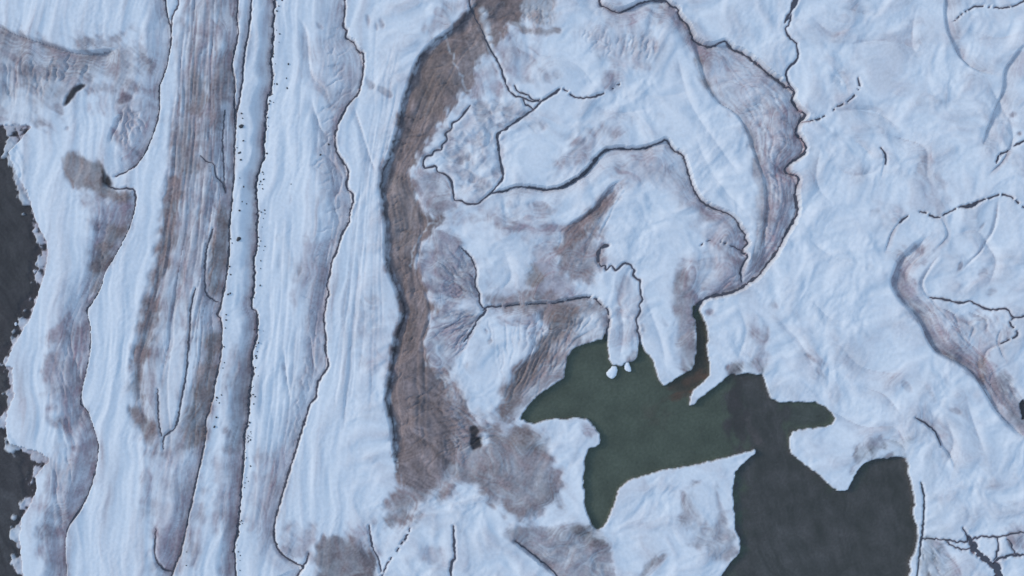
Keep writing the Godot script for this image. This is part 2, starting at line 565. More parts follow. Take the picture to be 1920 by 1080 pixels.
	patch([945,60, 990,70, 1010,130, 970,170, 945,140, 915,110], 16, 0.34, 40, 0.8, 0.7)
	patch([885,120, 930,110, 950,150, 935,180, 890,180, 870,175], 12, 0.42, 60, 0.7, 0.8)
	patch([800,270, 850,220, 848,250, 830,275, 810,292, 796,312, 830,330, 850,372, 860,395, 820,400, 790,375, 775,330], 10, 0.5, 45, 0.5, 0.8, Color(0.258, 0.201, 0.198, 0.6))
	patch([842,215, 858,205, 860,228, 846,240, 836,262, 822,278, 805,290, 800,276, 820,255, 835,235], 5, -0.8, 0, 0, 1.0)
	# hummocky basin between the ridge and the stream
	for q in [[905, 215, 20, 22], [855, 290, 26, 20], [930, 205, 14, 14], [880, 330, 18, 12], [905, 350, 22, 14], [936, 290, 6, 30], [938, 240, 10, 8], [935, 320, 6, 20], [900, 260, 16, 10], [870, 255, 12, 12], [1005, 235, 20, 9], [858, 318, 5, 8], [866, 305, 4, 9], [950, 215, 10, 16], [985, 215, 14, 14]]:
		patch([q[0]-q[2],q[1], q[0]-q[2]*0.5,q[1]-q[3], q[0]+q[2]*0.6,q[1]-q[3]*0.9, q[0]+q[2],q[1]+q[3]*0.2, q[0]+q[2]*0.3,q[1]+q[3], q[0]-q[2]*0.7,q[1]+q[3]*0.8], 6, 0.36, 40, 0.7, 0.9, Color(0.224, 0.189, 0.198, 0.6), 0.5)
	# fans east of the ridge
	patch([835,428, 862,440, 870,468, 892,500, 892,535, 898,562, 860,572, 826,570, 806,552, 792,530, 785,500, 790,470, 806,442], 7, 0.58, 12, 0.8, 0.6, Color(0.246, 0.201, 0.211, 0.6), -0.5)
	patch([828,574, 865,572, 903,585, 890,610, 868,640, 850,672, 838,700, 815,690, 800,660, 800,632, 812,600], 7, 0.55, -40, 0.7, 0.6, Color(0.246, 0.201, 0.211, 0.6), -0.4)
	patch([760,690, 800,690, 850,690, 856,722, 876,766, 912,796, 945,796, 992,802, 1020,830, 1040,870, 1060,940, 1000,985, 930,950, 880,900, 820,930, 740,1000, 700,980, 760,900, 770,800], 18, 0.74, 35, 0.6, 0.7, Color(0.246, 0.183, 0.165, 0.8))
	patch([880,800, 892,797, 900,808, 893,817, 905,822, 902,838, 887,845, 879,832, 884,815], 2, 1.0, 90, 0.1, 0.4, Color(0.060, 0.050, 0.048, 1.0), 0.7)
	patch([903,812, 918,805, 915,830, 905,838], 4, -0.9)
	# the arc of soil above the lake
	patch([1182,333, 1158,338, 1128,372, 1104,402, 1078,418, 1052,438, 1044,470, 1046,502, 1062,520, 1092,532, 1112,530, 1122,508, 1132,482, 1122,462, 1128,440, 1134,412, 1150,380, 1175,352], 9, 0.72, 125, 0.5, 0.7, Color(0.258, 0.189, 0.172, 0.7))
	patch([1060,430, 1085,415, 1120,380, 1140,360, 1130,400, 1115,430, 1090,460, 1060,470, 1050,455], 8, 0.6, 130, 0.4, 0.7, Color(0.246, 0.165, 0.145, 0.8))
	patch([1050,420, 1060,428, 1020,440, 960,432, 930,425, 930,418, 1000,424], 4, 0.5, 5, 0.6, 0.8)
	patch([1000,440, 1045,450, 1050,510, 1090,535, 1120,545, 1060,560, 1020,560, 990,540, 1000,500], 16, 0.36, 45, 0.7, 0.8)
	patch([985,500, 1005,500, 1025,520, 1015,540, 985,532], 6, 0.5, 70, 0.5, 0.8, brown)
	patch([900,560, 1000,545, 1110,560, 1130,575, 1140,600, 1136,640, 1100,643, 1066,664, 1060,690, 1058,710, 1020,732, 985,772, 970,790, 942,792, 932,780, 938,740, 952,705, 975,682, 1005,650, 1025,612, 1000,590, 940,582], 7, 0.62, 125, 0.6, 0.7, Color(0.246, 0.183, 0.165, 0.7))
	patch([1020,580, 1075,572, 1090,590, 1060,625, 1035,650, 1010,690, 985,730, 965,780, 940,785, 945,740, 965,695, 1000,660, 1025,620], 8, 0.7, 122, 0.5, 0.6, Color(0.235, 0.165, 0.139, 0.8), 0.2)
	patch([1100,585, 1136,590, 1134,632, 1095,638, 1080,620], 10, -0.6)
	patch([955,600, 1000,600, 1000,640, 965,650], 12, -0.6)
	# bank of the inlet
	patch([1262,515, 1280,495, 1288,520, 1300,555, 1320,565, 1303,585, 1308,620, 1307,655, 1304,680, 1290,698, 1274,702, 1271,660, 1268,610, 1260,560], 5, 0.62, 85, 0.5, 0.6, Color(0.258, 0.195, 0.191, 0.8))
	patch([1285,480, 1340,478, 1400,468, 1393,532, 1330,556, 1295,560, 1270,540, 1266,515], 12, 0.34, 5, 0.6, 0.7)
	patch([1240,430, 1300,440, 1280,480, 1250,520, 1210,545, 1195,545, 1215,500], 20, 0.1, 60, 0.5)
	patch([1410,620, 1425,590, 1438,630, 1440,680, 1432,702, 1410,695, 1412,660], 8, 0.45, 90, 0.6, 0.7)
	patch([1362,690, 1385,672, 1395,700, 1370,708], 5, 0.6, 60, 0.4, 0.8, Color(0.224, 0.142, 0.132, 0.8))
	# east of the arc
	patch([1130,10, 1170,18, 1250,8, 1275,40, 1300,75, 1335,95, 1350,130, 1330,140, 1305,105, 1280,75, 1235,40, 1180,38, 1140,35], 9, 0.36, 40, 0.7, 0.6)
	patch([1300,95, 1318,105, 1325,150, 1345,180, 1330,180, 1312,150], 5, 0.62, 65, 0.7, 0.6, Color(0.269, 0.201, 0.172, 0.9))
	patch([1260,20, 1290,45, 1325,90, 1390,120, 1450,150, 1488,185, 1500,215, 1490,250, 1505,275, 1478,315, 1495,340, 1492,390, 1470,445, 1440,495, 1405,525, 1425,470, 1432,400, 1425,320, 1405,250, 1360,200, 1325,140, 1300,80], 10, 0.30, 70, 0.8, 0.6)
	patch([1395,215, 1412,240, 1425,300, 1440,370, 1436,440, 1415,500, 1410,470, 1422,400, 1412,320, 1402,260], 5, 0.46, 80, 0.9, 0.6, Color(0.269, 0.212, 0.198, 0.7), 0.3)
	patch([1435,210, 1490,180, 1500,215, 1488,250, 1500,275, 1470,320, 1492,345, 1485,400, 1460,440, 1440,420, 1448,330, 1440,260], 12, 0.36, 80, 0.9, 0.8)
	patch([1090,45, 1180,40, 1235,60, 1235,110, 1190,130, 1170,150, 1135,150, 1130,100, 1085,75], 14, 0.26, 88, 0.9, 0.7)
	patch([1130,140, 1160,125, 1170,150, 1150,168, 1132,162], 8, 0.38, 110, 0.8, 0.8)
	patch([1035,325, 1050,290, 1090,250, 1140,225, 1180,225, 1160,250, 1110,290, 1080,310, 1050,335], 10, 0.42, -42, 0.9, 0.7)
	patch([1140,315, 1200,295, 1260,310, 1290,360, 1290,395, 1255,360, 1200,335, 1170,345], 12, 0.25, 30, 0.8, 0.7)
	patch([1265,350, 1310,385, 1370,405, 1395,440, 1390,500, 1350,480, 1340,440, 1300,400], 14, 0.36, 40, 0.7, 0.7)
	patch([940,395, 1000,375, 1045,380, 1030,405, 960,420], 14, 0.26, 30, 0.6, 0.8)
	patch([1155,530, 1185,515, 1200,545, 1200,640, 1190,660, 1170,640, 1165,580], 9, 0.32, 85, 0.6, 0.7)  # shade west of the zigzag stream, painted in as thinner snow
	patch([1188,650, 1200,660, 1196,672, 1180,682, 1172,676, 1180,662], 3, 0.6, 60, 0.4, 0.7, Color(0.202, 0.153, 0.158, 0.8))
	# the east side: flow lines in the snow
	patch([1775,-84, 1795,-84, 1797,60, 1815,100, 1830,125, 1800,105, 1780,60], 6, 0.26, 85, 0.6)
	patch([1925,80, 1905,110, 1888,135, 1880,190, 1850,260, 1835,300, 1850,310, 1880,250, 1895,180, 1930,120], 12, 0.26, 105, 0.6, 0.7, Color(0.336, 0.283, 0.290, 0.6))  # shading along the eastern edge, painted in as thin snow and soil
	patch([1725,300, 1745,285, 1755,310, 1770,370, 1790,400, 1760,405, 1735,370, 1722,330], 12, 0.24, 70, 0.7, 0.8)
	patch([1640,395, 1690,385, 1700,400, 1680,430, 1650,410], 14, 0.18, 30, 0.6)
	patch([1690,465, 1735,440, 1735,480, 1705,520, 1725,565, 1765,580, 1830,585, 1880,600, 1890,640, 1860,660, 1865,690, 1885,720, 1930,800, 1930,832, 1880,780, 1845,720, 1800,682, 1755,655, 1735,615, 1690,565, 1678,525], 9, 0.36, 45, 0.9, 0.7)
	patch([1675,520, 1700,500, 1705,540, 1735,580, 1755,630, 1800,668, 1835,685, 1835,712, 1790,682, 1750,655, 1735,610, 1690,565], 6, 0.42, 50, 0.9, 0.6, Color(0.246, 0.201, 0.211, 0.8), 0.3)
	patch([1830,655, 1850,670, 1860,720, 1845,715], 5, 0.4, 75, 0.8, 0.6, rust)
	patch([1868,700, 1885,690, 1900,730, 1930,765, 1930,820, 1895,785, 1875,740], 6, 0.55, 60, 0.9, 0.6, Color(0.224, 0.201, 0.211, 0.8))
	patch([1505,650, 1530,665, 1560,690, 1540,690, 1515,665], 6, 0.32, 40, 0.6)
	patch([1610,830, 1650,815, 1660,840, 1640,858, 1615,870, 1602,895, 1596,880], 6, 0.42, 130, 0.8, 0.7, Color(0.224, 0.177, 0.185, 0.8))
	patch([1630,860, 1650,855, 1690,850, 1700,880, 1680,885, 1655,885], 5, 0.55, 40, 0.6, 0.9)
	patch([1700,740, 1730,770, 1780,775, 1790,800, 1770,850, 1795,880, 1780,900, 1755,840, 1720,800], 20, 0.16, 50, 0.7)
	patch([1725,1010, 1760,1010, 1800,1060, 1810,1090, 1730,1085], 9, 0.34, 50, 0.9, 0.7)
	patch([1880,990, 1930,985, 1930,1030, 1900,1040], 8, 0.5, 60, 0.8, 0.9)
	# southern shore
	patch([930,985, 1090,985, 1145,1025, 1160,1100, 1060,1100, 1012,1052, 970,1020], 6, 0.66, 20, 0.6, 0.6, Color(0.246, 0.195, 0.191, 0.8))
	patch([1060,985, 1120,985, 1145,1022, 1110,1020, 1080,1005], 5, 0.5, 20, 0.4, 0.6, Color(0.140, 0.110, 0.100, 0.9))
	patch([1195,1080, 1215,1050, 1250,1030, 1255,1042, 1225,1065, 1205,1090], 4, 0.7, -35, 0.5, 0.7, Color(0.190, 0.142, 0.132, 0.8))
	patch([1275,960, 1290,910, 1330,900, 1375,985, 1390,1020, 1375,1045, 1340,1045, 1300,1020], 9, 0.45, 60, 0.6, 0.9, Color(0.246, 0.195, 0.191, 0.8))
	patch([1285,905, 1340,905, 1350,940, 1340,985, 1315,980, 1300,940], 8, -0.9)
	patch([960,800, 1000,806, 1040,835, 1010,850, 960,840], 8, 0.4, 20, 0.5, 0.7, brown)
	patch([1085,800, 1105,792, 1120,812, 1110,820, 1095,812], 5, 0.35, 60, 0.6, 0.8)
	# a few wider veils of thin snow
	patch([860,395, 1000,415, 1060,430, 1050,520, 1110,545, 1000,565, 915,565, 905,500, 940,470, 900,430], 26, 0.26, 30, 0.5, 0.8)
	patch([905,565, 1000,560, 1005,640, 940,600], 18, 0.34, 20, 0.6, 0.8)
	patch([770,300, 860,395, 900,415, 840,425, 790,390], 8, 0.3, 45, 0.5, 0.8)
	patch([870,175, 960,175, 1000,200, 960,235, 935,260, 935,340, 915,365, 860,375, 830,330, 800,300, 850,230], 16, 0.24, 40, 0.5, 0.9)
	patch([1120,300, 1250,275, 1300,370, 1395,440, 1395,530, 1330,480, 1310,420, 1240,340, 1150,340], 20, 0.2, 40, 0.6, 0.8)
	patch([560,60, 640,70, 675,105, 672,165, 640,215, 610,180, 585,140], 16, 0.22, 78, 0.9, 0.7, Color(0,0,0,0), 0.0, 12.0)
	patch([590,250, 628,262, 648,320, 650,400, 620,430, 600,350], 16, 0.2, 80, 0.9, 0.7, Color(0,0,0,0), 0.0, 12.0)
	patch([560,460, 620,440, 610,560, 600,690, 560,760, 570,640, 555,560], 16, 0.24, 92, 0.9, 0.7, Color(0,0,0,0), 0.0, 14.0)
	patch([690,560, 745,580, 740,640, 730,720, 690,700, 650,560], 16, 0.18, 60, 1.0, 0.7, Color(0,0,0,0), 0.0, 12.0)
	patch([850,0, 880,0, 850,45, 800,80, 790,60], 12, 0.3, 85, 0.8, 0.8, Color(0,0,0,0), 0.0, 12.0)
	patch([380,840, 380,1000, 350,1080, 290,1080, 285,1000, 265,850], 20, 0.34, 97, 0.8, 0.7, Color(0,0,0,0), 0.0, 14.0)
	patch([80,850, 175,850, 165,910, 120,990, 75,1000], 16, 0.36, 100, 0.7, 0.8)
	patch([400,850, 452,850, 440,1000, 405,1000], 12, 0.34, 97, 0.7, 0.7)
	patch([480,850, 545,850, 512,990, 460,1000], 18, 0.24, 100, 0.7, 0.7)
	# single smudges: [x, y, half length, half width, angle, bareness]
	for q in [[690,42,12,3,85,0.5], [706,48,8,3,85,0.4], [715,45,9,3,85,0.4], [600,50,9,3,65,0.5], [694,155,12,6,60,0.35], [722,172,14,5,40,0.35], [545,372,8,2,88,0.6], [523,490,12,3,90,0.6], [520,448,9,2,88,0.5], [563,505,14,3,88,0.45], [532,690,12,3,92,0.55], [531,660,7,2,90,0.5], [543,1030,8,3,60,0.4], [916,512,9,4,60,0.6], [912,490,7,3,70,0.5], [918,640,5,4,60,0.6], [910,620,6,3,70,0.5], [885,690,10,12,60,0.45], [900,660,10,8,120,0.35], [1195,225,5,10,88,0.4], [1240,215,4,9,88,0.45], [1255,240,4,8,88,0.3], [1150,115,8,10,100,0.35], [1085,275,18,5,-45,0.4], [1048,140,6,8,70,0.4], [1030,150,8,8,70,0.3], [985,150,14,6,20,0.25], [965,380,5,12,95,0.4], [1002,385,4,13,95,0.4], [1030,392,5,14,95,0.4], [1478,360,8,3,90,0.3], [1445,575,6,14,70,0.25], [1333,585,4,9,70,0.7], [1340,592,3,8,70,0.6], [1520,672,10,3,45,0.6], [1600,490,14,3,8,0.35], [1630,500,6,6,80,0.35], [1565,500,5,9,85,0.3], [1640,400,8,8,60,0.35], [1735,75,4,12,80,0.35], [1718,40,4,14,85,0.3], [1722,80,10,3,25,0.4], [1912,250,5,5,90,0.8], [1900,215,4,5,90,0.5], [1843,425,10,3,-60,0.5], [1800,500,9,3,-60,0.5], [1843,510,6,9,50,0.35], [1860,545,6,8,60,0.3], [1745,740,16,6,50,0.2], [1790,770,10,4,30,0.4], [1700,725,14,4,45,0.25], [1540,700,14,4,40,0.3], [1380,700,6,10,130,0.4], [1310,690,5,6,90,0.4], [1240,600,14,3,45,0.4], [1205,615,10,2,70,0.35], [940,490,10,6,20,0.3], [235,180,10,7,10,0.85], [225,190,5,5,60,0.7], [252,285,16,4,40,0.5], [262,292,10,4,35,0.4], [125,240,4,3,20,0.6], [110,790,14,10,60,0.3], [80,1000,16,10,60,0.35]]:
		var dir := Vector2.from_angle(deg_to_rad(q[4]))
		var nor := dir.orthogonal()
		var ce := Vector2(q[0], q[1])
		var ring := []
		for k in 8:
			var aa := TAU * k / 8.0
			var r := 0.75 + 0.4 * absf(sin(k * 2.3 + ce.x))
			var pt := ce + dir * cos(aa) * float(q[2]) * 1.2 * r + nor * sin(aa) * float(q[3]) * 1.2 * r
			ring.append_array([pt.x, pt.y])
		patch(ring, clampf(float(q[3]) * 0.5, 2.0, 5.0), q[5], q[4], 0.7, 0.7, Color(0.2, 0.17, 0.18, 0.5), 0.15)
	print("patches ", Time.get_ticks_msec() - t0)

	# ------------------------------------------------------------ gullies
	var l1 := [306,-84, 306,0, 309,25, 317,60, 311,110, 300,145, 294,160, 294,180, 295,200, 292,225, 283,250, 275,270, 262,295, 240,318, 215,330]
	var l1b := [198,346, 215,354, 250,356, 248,395, 240,420, 238,430, 225,455, 205,490, 193,510, 185,540, 165,572, 158,580, 163,600, 166,620, 165,660, 157,700, 152,720, 147,745, 146,760, 158,770, 168,795, 176,825, 180,845, 170,900, 150,950, 126,985, 118,1015, 119,1050, 127,1165]
	var l2 := [443,-84, 443,0, 441,30, 445,60, 436,100, 432,120, 438,155, 435,180, 436,220, 438,240, 436,270, 435,330, 432,360, 430,390, 427,420, 427,460, 422,510, 415,550, 408,580, 403,590, 412,602, 412,640, 410,670, 404,700, 400,720, 398,740, 390,770, 382,790, 383,810, 378,842, 365,900, 350,970, 343,1005, 335,1040, 320,1075, 300,1165]
	var l2b := [470,-84, 470,0, 465,60, 460,85, 455,120, 453,150, 449,170, 447,190, 441,205, 438,240]
	var l3 := [512,-84, 512,0, 510,40, 508,80, 505,120, 508,140, 505,170, 498,180, 495,215, 494,240, 490,270, 491,290, 485,310, 478,330, 476,360, 480,390, 478,430, 479,460, 472,490, 474,510, 472,545, 467,575, 478,585, 479,610, 476,640, 470,660, 468,680, 470,705, 466,730, 462,760, 462,790, 455,815, 455,842, 448,920, 441,1000, 434,1035, 437,1050, 438,1165]
	var l4 := [646,-84, 645,0, 644,20, 641,45, 647,55, 646,68, 662,78, 670,95, 680,100, 679,130, 674,160, 667,178, 650,195, 640,215, 629,240, 626,260, 630,285, 640,300, 650,315, 651,330, 647,345, 650,355, 658,360, 661,375, 655,395, 653,415, 645,430, 637,445, 630,470, 620,490, 617,512, 611,535, 615,550, 610,562, 608,580, 605,590, 606,610, 609,635, 607,655, 614,680, 612,690, 602,705, 593,720, 590,745, 578,760, 572,780, 565,800, 560,820, 553,842, 530,920, 512,985, 515,1025, 530,1045, 550,1058, 567,1065, 555,1085, 545,1165]
	var l5 := [905,0, 880,20, 860,45, 830,65, 800,90, 780,118, 772,145, 760,175, 752,205, 748,230, 738,265, 728,295, 718,320, 714,345, 715,365, 720,400, 724,430, 722,470, 726,500, 738,530, 748,555, 757,580, 752,605, 743,625, 738,650, 735,680, 728,720, 722,745, 727,770, 735,800, 738,842, 744,880]
	var m2 := [920,362, 945,358, 968,350, 1000,352, 1030,355, 1060,348, 1085,333, 1105,315, 1120,295, 1135,282, 1150,278, 1190,278, 1215,275, 1235,267, 1250,262, 1258,272, 1266,282, 1278,287, 1285,300, 1293,325, 1300,350, 1308,365, 1320,380, 1340,390, 1365,400, 1380,410, 1388,425, 1395,435, 1400,440, 1398,448, 1404,455, 1395,465, 1393,473, 1403,480, 1395,495, 1390,510, 1392,530]
	var m3 := [1110,-84, 1125,0, 1135,10, 1160,22, 1185,12, 1210,2, 1245,0, 1260,10, 1272,15, 1275,30, 1290,45, 1300,65, 1302,72, 1320,82, 1335,85, 1360,76, 1375,88, 1400,100, 1425,120, 1445,138, 1470,155, 1490,170, 1488,185, 1500,205, 1510,215, 1500,230, 1493,248, 1503,260, 1511,275, 1505,290, 1490,300, 1477,312, 1476,323, 1490,328, 1497,335, 1493,360, 1497,395, 1490,415, 1475,440, 1460,470, 1445,490, 1425,515, 1405,530, 1390,540, 1365,550, 1340,555, 1320,562, 1308,575, 1302,592]
	band(l1, 1, 46, 3.72, 0.5, 1.3)
	band(l1b.slice(4), 1, 60, 4.65, 0.5, 1.2)
	band([-120,20, -40,35, 0,48, 20,62, 55,72, 90,84, 150,100, 225,90], 1, 70, 4.0, 0.45, 0.9, 5.0)
	runnels([-60,45, 0,50, 55,72, 100,88, 170,98], [-60,200, 0,220, 50,230, 100,190, 160,150], 26, 6.0, 0.9, 30)
	runnels([235,185, 236,190, 237,195], [180,300, 230,310, 285,240], 22, 7.0, 0.9, 31)
	band(l2, 1, 42, 4.03, 0.45, 1.2)
	band(l2b, 1, 14, 2.17, 0.4)
	band(l3, 1, 30, 4.65, 0.7, 1.2, 6.0)
	band(l4, 1, 60, 3.4, 0.36, 1.2)
	band([905,0, 880,20, 860,45, 830,65, 800,90, 780,118, 772,145, 760,175, 752,205, 748,230, 738,265, 728,295, 718,320, 714,345, 715,365, 720,400, 724,430, 722,470, 726,500, 738,530, 748,555, 757,580, 752,605, 743,625, 738,650, 735,680, 728,720, 722,745, 727,770, 735,800, 738,842], -1, 26, 0.8, 0.6, 1.0, 6.0, 0.2)
	band(l5, -1, 80, 2.4, 0.0, 1.0, 5.0, 0.2)
	band(m2, 1, 30, 2.79, 0.4, 1.3)
	band(m3, 1, 46, 3.72, 0.42, 1.3)
	band([1745,437, 1735,450, 1715,462, 1705,475, 1690,490, 1678,510, 1675,535, 1685,555, 1705,575, 1725,595, 1740,630, 1750,650, 1770,665, 1800,680, 1820,690, 1840,715, 1855,740, 1875,775, 1900,800, 1935,830], -1, 40, 3.72, 0.36, 1.0, 10.0, 1.0, 0.15, 4.0)
	band([1775,-60, 1775,40, 1785,75, 1800,100, 1815,118, 1835,132, 1860,138, 1880,142], -1, 26, 2.17, 0.24, 1.2, 6.0)
	band([1930,78, 1908,95, 1900,115, 1885,128, 1885,160, 1875,190, 1860,220, 1850,250, 1840,280], -1, 34, 2.17, 0.22)  # same eastern shading: slope shaped, its darker tone painted in
	band([1175,335, 1150,345, 1130,370, 1110,395, 1080,415, 1060,425], -1, 24, 2.48, 0.4, 1.1, 5.0, 0.7)
	band([1290,50, 1310,100, 1322,150, 1345,188, 1380,210, 1400,240, 1412,270, 1420,300, 1432,330, 1438,380, 1434,430, 1430,480, 1410,522], -1, 30, 1.86, 0.32, 1.2, 6.0, 1.0, 0.15, 4.0)
	band([1715,782, 1730,790, 1750,805, 1760,820, 1765,835, 1780,850, 1788,870, 1785,890], -1, 22, 1.55, 0.3)
	band([865,465, 880,480, 890,500, 892,515, 890,535, 898,550, 900,570, 910,580], 1, 30, 1.86, 0.3)
	band([912,578, 940,575, 965,572, 1000,570, 1040,568, 1080,560, 1110,558, 1125,570, 1138,580, 1142,600, 1138,620, 1135,637], 1, 24, 1.86, 0.36)
	band([1650,345, 1662,285, 1648,275], 1, 12, 0.78, 0.15)
	band([555,30, 575,60, 583,140, 605,160, 618,190], 1, 22, 1.24, 0.2, 1.2, 6.0)
	band([583,180, 600,240, 625,260], 1, 16, 1.08, 0.2, 1.2, 6.0)
	band([660,190, 680,250, 695,300, 710,330], 1, 12, 0.93, 0.22, 1.2, 4.0)
	band([600,280, 640,330, 625,380, 640,430], 1, 14, 1.08, 0.18, 1.2, 6.0)
	band([965,1012, 985,1030, 1010,1050, 1045,1082], -1, 24, 2.17, 0.5, 1.0, 5.0, 0.6)
	band([530,640, 535,700, 545,760], 1, 10, 0.93, 0.22, 1.2, 5.0)
	band([580,620, 585,680, 600,705], 1, 16, 1.24, 0.24, 1.2, 5.0)
	# thin thaw lines that follow the slopes
	var slope_l := [340,-84, 340,0, 325,200, 315,330, 300,440, 285,520, 265,600, 250,680, 250,760, 265,800, 275,850]
	var slope_r := [440,-84, 440,0, 436,110, 434,240, 430,380, 420,510, 402,600, 402,680, 385,780, 375,850]
	flow(slope_l, slope_r, 24, 0.34, 7.0, 0.5, 11)
	flow(slope_l, slope_r, 16, 0.45, 4.0, 0.3, 12)
	var rim_l := [1290,50, 1310,100, 1322,150, 1345,188, 1380,210, 1400,240, 1412,270, 1420,300, 1432,330, 1438,380, 1434,430, 1430,480, 1410,522]
	flow(rim_l, m3.slice(26, 96), 16, 0.30, 6.0, 0.4, 13)
	flow([1705,470, 1690,490, 1678,510, 1675,535, 1685,555, 1705,575, 1725,595, 1740,630, 1750,650, 1770,665, 1800,680, 1820,690, 1840,715, 1855,740, 1900,800], [1745,470, 1735,490, 1730,520, 1745,550, 1765,575, 1790,600, 1810,630, 1830,650, 1850,670, 1862,690, 1875,720, 1930,790], 16, 0.32, 6.0, 0.5, 14)
	runnels(l5.slice(2, 68), [985,30, 960,50, 935,90, 912,112, 895,150, 862,192, 842,225, 810,275, 790,300, 780,325, 785,352, 792,385, 800,420, 788,470, 783,500, 790,530, 806,556, 812,588, 803,612, 795,636, 800,690, 820,780, 820,842], 60, 4.0, 0.8, 5)
	runnels(l4.slice(4, 100), [600,100, 590,200, 575,300, 590,400, 570,500, 560,600, 560,700, 530,800], 46, 5.0, 0.5, 6)
	runnels(m3.slice(40, 96), [1330,140, 1360,200, 1400,260, 1420,330, 1425,400, 1420,470, 1400,510], 34, 5.0, 0.6, 7)
	runnels(l1b.slice(8, 60), [150,400, 165,470, 150,540, 90,620, 85,700, 95,780], 34, 5.0, 0.5, 8)
	runnels([1060,520, 1045,480, 1050,435, 1105,395, 1150,345], [1120,520, 1120,470, 1130,430, 1150,395, 1185,355], 24, 4.0, 0.5, 9)
	runnels([905,565, 1000,562, 1110,560, 1136,600], [935,780, 960,720, 1020,660, 1100,640], 24, 5.0, 0.5, 10)
	flow(l5.slice(2, 68), [960,0, 945,50, 925,90, 902,112, 885,150, 852,192, 832,225, 800,275, 778,300, 768,325, 778,352, 792,385, 800,420, 788,470, 783,500, 790,530, 806,556, 812,588, 803,612, 795,636, 800,690, 800,780, 800,842], 20, 0.16, 8.0, 0.5, 15)
	flow([1170,335, 1145,345, 1125,370, 1105,395, 1075,415, 1050,435, 1045,480, 1060,518], [1190,345, 1170,365, 1150,395, 1135,430, 1125,460, 1115,490, 1105,520, 1100,530], 12, 0.3, 6.0, 0.4, 16)
	flow([1080,572, 1050,610, 1010,650, 975,690, 950,730, 940,785], [1138,620, 1090,640, 1060,680, 1040,715, 1000,745, 975,785], 14, 0.3, 6.0, 0.4, 17)
	flow([800,560, 790,520, 786,480, 800,445], [898,560, 890,530, 885,500, 862,455], 10, 0.22, 5.0, 0.3, 18)
	flow([590,60, 600,140, 625,220, 612,300, 625,380, 610,460, 590,560, 580,660, 575,740], [675,110, 672,160, 635,220, 622,262, 645,340, 640,430, 612,512, 603,600, 600,690], 12, 0.16, 7.0, 0.4, 19)
	flow([520,-60, 520,200, 510,400, 500,600, 480,800, 470,1000], [640,-60, 600,200, 600,400, 580,600, 560,800, 500,1000], 9, 0.10, 9.0, 0.35, 20)
	flow([670,-60, 690,200, 665,400, 640,600, 610,800], [860,-60, 760,140, 720,300, 715,480, 720,700, 715,830], 14, 0.13, 9.0, 0.35, 21)
	flow([1728,1018, 1735,1090], [1745,1014, 1815,1075], 8, 0.4, 5.0, 0.5, 40)
	flow([745,690, 760,760, 770,840, 740,920], [850,700, 880,770, 930,800, 1010,850], 22, 0.26, 6.0, 0.5, 41)
	runnels([800,690, 800,760, 800,840], [860,700, 900,790, 1000,830], 26, 5.0, 0.6, 42)
	runnels([903,584, 905,590, 900,598], [806,585, 797,640, 842,704], 40, 4.0, 0.6, 43, 0.3)
	runnels([900,552, 898,558, 895,564], [850,430, 783,490, 806,560], 40, 4.0, 0.6, 44, 0.3)
	runnels([930,800, 925,805, 930,810], [790,720, 770,800, 800,880], 34, 5.0, 0.6, 45, 0.26)
	runnels([1090,570, 1060,572, 1030,575], [1056,700, 990,760, 938,780], 34, 4.0, 0.6, 46, 0.28)
	runnels([962,0, 985,0, 1010,0, 1035,0], [962,40, 985,55, 1015,62, 1045,58], 20, 4.0, 0.5, 47, 0.28)
	runnels([1100,50, 1150,45, 1200,55, 1240,70], [1090,90, 1140,140, 1190,140, 1230,120], 24, 5.0, 0.5, 48, 0.22)
	for q in [[1836,655, 1840,690, 1850,720, 1858,745], [1865,690, 1862,715, 1875,745, 1895,775], [1880,705, 1895,720, 1905,745, 1925,755], [1800,600, 1825,615, 1815,640], [1760,575, 1790,590, 1800,620], [1820,585, 1850,600, 1850,630], [1740,560, 1730,530, 1745,500, 1760,480], [1705,540, 1700,515, 1715,490, 1740,470], [1885,725, 1890,750, 1915,790], [1875,645, 1850,660, 1848,690], [1870,365, 1868,420, 1840,470, 1800,510], [1760,400, 1775,440, 1750,470], [1880,610, 1870,640, 1885,680], [1905,250, 1880,300, 1850,330], [1690,410, 1670,440, 1660,480]]:
		band(q, 1.0 if int(q[1]) % 2 > 0 else -1.0, 9.0, 0.9, 0.42, 0.9, 4.0, 0.6, 0.4)
	flow([170,380, 165,450, 160,520, 110,620, 90,700, 90,780], [246,380, 230,440, 190,510, 160,600, 155,700, 160,790], 9, 0.22, 7.0, 0.4, 22)
